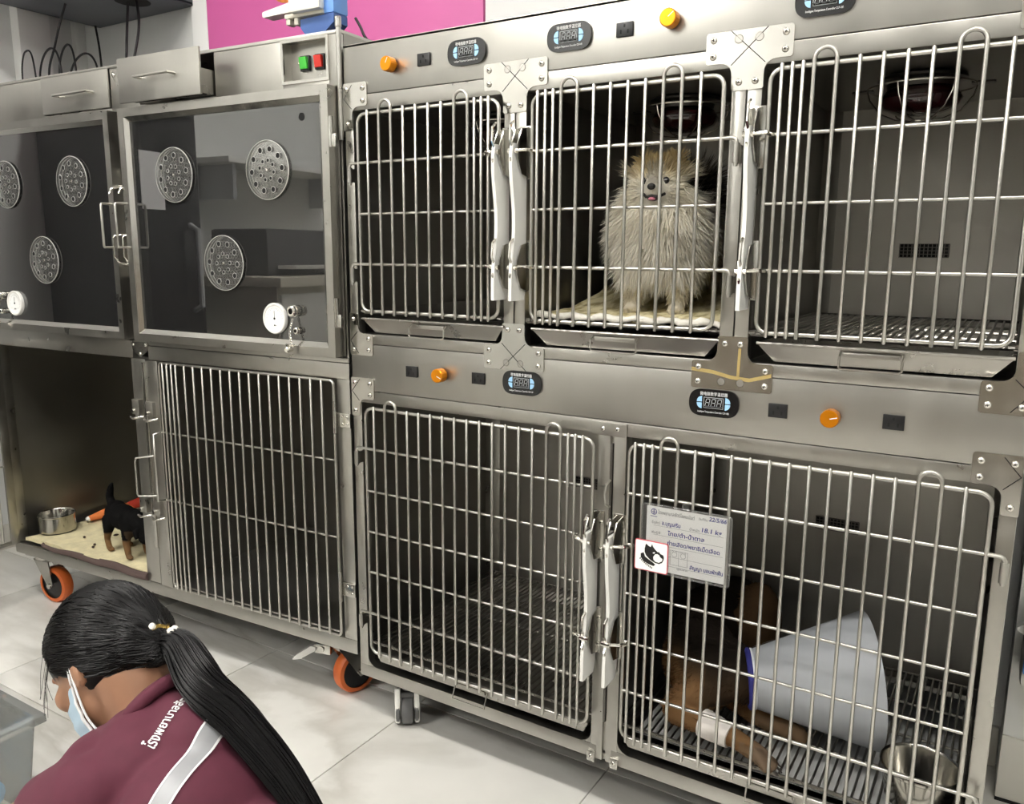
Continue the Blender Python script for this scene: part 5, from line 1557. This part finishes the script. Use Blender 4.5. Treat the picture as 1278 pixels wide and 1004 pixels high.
    for yy in (-.0685, -.0465): part('band_edge', lay(strip(-.07, .20, yy-.0012, yy+.0012, 40, 1), .0026), 'print_white', b, 70)
    # --- face mask
    m = MB(); vs = []; nx, ny = 26, 16
    for j in range(ny+1):
        for i in range(nx+1):
            a = radians(-82+164*i/nx); e = -1+2*j/ny
            r = 1+.030*(((j % 4)/4)-.5)*(abs(e) < .85)
            sg = 1 if a >= 0 else -1
            l = sg*(.064-.016*max(0, cos(a)))*abs(sin(a))**.55*(1-.10*e*e)*r; f = .004+.088*max(0, cos(a))**.62*(1-.20*e*e)*r
            vs.append(hp(l, f, -.068+.050*e-.010*cos(a)*(e < 0)*abs(e)))
    fs = [(j*(nx+1)+i, j*(nx+1)+i+1, (j+1)*(nx+1)+i+1, (j+1)*(nx+1)+i) for j in range(ny) for i in range(nx)]
    mk = part('face_mask', m.add(vs, fs), 'mask_blue', b, 70)
    so = mk.modifiers.new('t', 'SOLIDIFY'); so.thickness = .0018; bake(mk)
    for s in (-1, 1):
        for du, dz in ((-.022, .0), (-.108, -.012)):
            st = [hp(s*.0640, .010, du), hp(s*.0715, .010, (du-.03)/2), hp(s*.076, -.010, .006), hp(s*.074, -.020, -.006)]
            part('ear_loop', MB().tube(catmull(st, 6), .0016, 6), 'mask_white', b, 60)
        part('mask_edge', MB().tube([vs[j*(nx+1)+(nx if s > 0 else 0)] for j in range(ny+1)], .0022, 6), 'mask_white', b, 60)
    for s in (-1, 1):
        part('eye', MB().ell(hp(s*.026, .0760, -.004), (.009, .005, .005), 12, 8, RH), 'eye', b, 80)
    # --- hair: a close cap, combed strands running to the clip, and a long ponytail
    clip = hp(-.004, -.098, -.040)
    m = MB()
    m.ell(hp(0, -.008, .014), (.072, .088, .080), 26, 18, RH)
    m.ell(hp(-.002, -.045, -.006), (.064, .057, .053), 22, 14, RH)
    m.ell(hp(-.004, -.080, -.036), (.034, .028, .030), 16, 12, RH)
    # keep the face and the nape free
    me = bpy.data.meshes.new('hair'); me.from_pydata(m.v, [], m.f)
    hc = blob('hair', m, 'hair_black', b, .0045, 5, .5)
    bm = bmesh.new(); bm.from_mesh(hc.data)
    kill = []
    for v in bm.verts:
        q = (v.co-H)/HK; l, f, u = q.dot(nl), q.dot(nf), q.dot(nu)
        if f > .064-.25*max(0, u-.02) and u < .050: kill.append(v)
        elif f > .004+.7*max(0, u+.03) and u < -.006 and abs(l) > .02: kill.append(v)
        elif u < -.050 and f > -.05: kill.append(v)
    bmesh.ops.delete(bm, geom=kill, context='VERTS'); bm.to_mesh(hc.data); bm.free()
    bpy.data.meshes.remove(me)
    hv = BVHTree.FromPolygons([v.co[:] for v in hc.data.vertices], [p.vertices[:] for p in hc.data.polygons])
    rng = random.Random(4); ctr = hp(0, -.015, .0)
    m = MB()
    roots = [hp(.080*sin(a), .058*cos(a)+.004, .062*abs(cos(a))*1.0-.004) for a in [radians(-100+200*i/150) for i in range(151)]]
    for f0, u0 in ((.040, .074), (.010, .092), (-.025, .094)):
        roots += [hp(.078*sin(a), f0, u0*abs(cos(a))-.004) for a in [radians(-85+170*i/70) for i in range(71)]]
    roots += [hp(.072*sin(a), -.035, -.070*abs(cos(a))+.004) for a in [radians(-80+160*i/50) for i in range(51)]]
    for r0 in roots:
        for rep in range(2):
            r1 = r0+Vector((rng.gauss(0, .003), rng.gauss(0, .003), rng.gauss(0, .003)))
            d0 = (r1-ctr).normalized(); d1 = (clip+Vector((rng.gauss(0, .006), rng.gauss(0, .006), rng.gauss(0, .008)))-ctr).normalized()
            pts = []
            for k in range(13):
                t = k/12; dd = d0.lerp(d1, t).normalized()
                hit = hv.ray_cast(ctr+dd*.2, -dd)
                if hit[0] is None or (hit[0]-ctr).length > .16: continue
                pts.append(hit[0]+dd*(.0008+.0014*rng.random()))
            if len(pts) > 5: m.tube(pts, .0011, 4, radii=[.0006]+[.0012]*(len(pts)-2)+[.0008])
    o = part('combed_hair', m, 'hair_black', b, 80); o['kind'] = 'stuff'
    # ponytail lies over the right side of the back
    path = catmull([clip, clip+Vector((.030, .006, -.002)), Vector((.345, -.668, .508)), Vector((.400, -.655, .465)), Vector((.465, -.640, .395)), Vector((.520, -.635, .320)), Vector((.560, -.640, .240))], 8)
    rad = [.016, .020, .026, .028, .026, .022, .017, .010]
    m = MB(); npt = len(path)
    def prad(t): x = t*(len(rad)-1); i = min(int(x), len(rad)-2); return rad[i]+(rad[i+1]-rad[i])*(x-i)
    core = MB().tube(path, .02, 14, radii=[prad(i/(npt-1))*.72 for i in range(npt)])
    part('ponytail', core, 'hair_black', b, 80)
    for s in range(260):
        a = rng.random()*2*pi; rr = .62+.42*rng.random(); wv = rng.random()*6; ln = 1 if rng.random() < .6 else .75+.25*rng.random()
        pts = []
        for i in range(npt):
            t = i/(npt-1)
            if t > ln: break
            tg = (path[min(i+1, npt-1)]-path[max(i-1, 0)]).normalized(); e1 = tg.cross(Vector((0, 0, 1))).normalized(); e2 = e1.cross(tg)
            k = rr*prad(t)*(1+.10*sin(wv+t*9))
            pts.append(path[i]+(e1*cos(a+t*.9)+e2*sin(a+t*.9)*.75)*k)
        if len(pts) > 3: m.tube(pts, .0013, 4, radii=[.0013]*(len(pts)-1)+[.0003])
    o = part('ponytail_strands', m, 'hair_black', b, 80); o['kind'] = 'stuff'
    # loose strands by the ear
    m = MB()
    for k in range(8):
        a0 = hp(.074, .022+.004*rng.random(), .02+.02*rng.random())
        m.tube(catmull([a0, a0+nl*.008+Vector((0, 0, -.03)), a0+nl*(.006+.010*rng.random())+Vector((rng.gauss(0, .005), 0, -.05-.03*rng.random()))], 5), .0003, 3)
    o = part('loose_strands', m, 'hair_black', b, 80); o['kind'] = 'stuff'
    # hair clip
    cm = MB().tube(catmull([clip+nl*.020+nu*.012, clip+nl*.008+nu*.020-nf*.008, clip-nl*.006+nu*.014-nf*.010, clip-nl*.016+nu*.018-nf*.004], 6), .0042, 6)
    cm.tube(catmull([clip-nl*.004-nu*.006-nf*.014, clip-nl*.012-nu*.002-nf*.012, clip-nl*.020-nu*.012-nf*.006], 6), .0042, 6)
    cp = part('hair_clip', cm, 'gold', b, 60)
    for q in (clip-nl*.002-nf*.018+nu*.004, clip-nl*.014-nf*.014+nu*.006, clip+nl*.012+nu*.022-nf*.006):
        part('pearl', MB().ell(q, (.0060, .0060, .0060), 12, 8), 'pearl', cp, 80)
build_person()

# ================================================================== CLEAR BOX, ITS CONTENTS, A SECOND HAND
def build_box():
    t = thing('storage_box', 'clear plastic storage box on the floor before the crouching person', 'box', (-.508, -.745, 0))
    hx, hy, h = .215, .170, .205
    def wall(sx, sy, name):
        tb = .90; th = .0025
        if sx:
            q = [(sx*hx*tb, -hy*tb, .004), (sx*hx*tb, hy*tb, .004), (sx*hx, hy, h), (sx*hx, -hy, h)]
            q2 = [(x-sx*th, y, z) for x, y, z in q]
        else:
            q = [(-hx*tb, sy*hy*tb, .004), (hx*tb, sy*hy*tb, .004), (hx, sy*hy, h), (-hx, sy*hy, h)]
            q2 = [(x, y-sy*th, z) for x, y, z in q]
        part(name, MB().add(q+q2, [(0,1,2,3), (7,6,5,4), (0,4,5,1), (1,5,6,2), (2,6,7,3), (3,7,4,0)]), 'box_plastic', t)
    wall(1, 0, 'side'); wall(-1, 0, 'side'); wall(0, 1, 'side'); wall(0, -1, 'side')
    part('bottom', MB().box(-hx*.9, hx*.9, -hy*.9, hy*.9, 0, .004, .001), 'box_plastic', t)
    part('rim', mitred_flat(hx+.014, hy+.014, .016, h-.008, h+.006), 'box_plastic', t, 35)
    for sy in (-1, 1):
        part('rib', MB().box(hx*.93, hx*.97, sy*hy*.55-.004, sy*hy*.55+.004, .06, h-.02, .001), 'box_plastic', t)
def mitred_flat(hx, hy, w_, z0, z1):
    m = MB(); q = [(-hx,-hy),(hx,-hy),(hx,hy),(-hx,hy)]; i = [(-hx+w_,-hy+w_),(hx-w_,-hy+w_),(hx-w_,hy-w_),(-hx+w_,hy-w_)]
    for k in range(4): m.prism([q[k], q[(k+1) % 4], i[(k+1) % 4], i[k]], z0, z1, 'xy')
    return m
build_box()
def crumple(name, label, loc, size, mt, seed, cat):
    rng = random.Random(seed); bm = bmesh.new(); bmesh.ops.create_icosphere(bm, subdivisions=3, radius=1)
    ks = [(Vector((rng.gauss(0,1), rng.gauss(0,1), rng.gauss(0,1))).normalized(), rng.random()) for _ in range(14)]
    for v in bm.verts:
        d = v.co.normalized(); r = 1-.16*max(abs(d.dot(k)) ** 3*(.5+w_) for k, w_ in ks)+.10*sin(9*d.x+5*d.z+seed)
        v.co = Vector((d.x*size[0], d.y*size[1], d.z*size[2]))*r
    m = MB().bm(bm); o = part(name, m, mt, None, 20, loc=loc); tag(o, label, cat)
crumple('cloth_bundle', 'crumpled light blue cloth at the box end by the person', (-.372, -.652, .056), (.046, .046, .046), 'blue_tissue', 2, 'cloth')
crumple('cloth_bundle', 'larger crumpled light blue cloth near the middle of the box', (-.470, -.668, .072), (.046, .058, .062), 'blue_tissue', 5, 'cloth')
crumple('cloth_bundle', 'crumpled pale yellow cloth in the clear box', (-.372, -.752, .042), (.050, .046, .034), 'yellow_tissue', 8, 'cloth')
def build_second_person():
    # forearm and hand reaching in from outside the frame at the far rim of the box
    m = MB(); Wr = Vector((-.612, -.556, .280)); E_ = Vector((-.87, -.50, .345))
    capsule(m, [E_, E_.lerp(Wr, .5), Wr], [.042, .036, .026])
    d = (Wr-E_).normalized(); sd = d.cross(Vector((0, 0, 1))).normalized(); palm = Wr+d*.045
    a_ = d; b_ = sd; c_ = a_.cross(b_)
    m.ell(palm, (.046, .036, .015), 14, 10, Matrix((a_, b_, c_)).transposed())
    for k in range(4):
        o = (k-1.5)*.017; L = (.030, .035, .033, .026)[k]
        a = palm+d*.036+sd*o; b = a+d*L-Vector((0, 0, .004)); c = b+d*L*.65-Vector((0, 0, .012)); e = c+d*L*.4-Vector((0, 0, .016))
        capsule(m, [a, b, c, e], [.0088, .0082, .0074, .0062], 10)
    a = palm-d*.012+sd*.030; capsule(m, [a, a+d*.026+sd*.016, a+d*.050+sd*.016-Vector((0, 0, .010))], [.0108, .0092, .0074], 10)
    b = blob('person', m, 'skin', None, .0045, 4, .5)
    tag(b, 'hand of another person at the left frame edge over the box', 'person')
    m = MB(); m.tube([E_+(E_-Wr)*.35, E_, E_.lerp(Wr, .55)], .05, 18, radii=[.056, .054, .046])
    part('sleeve', m, 'maroon', b, 60)
build_second_person()
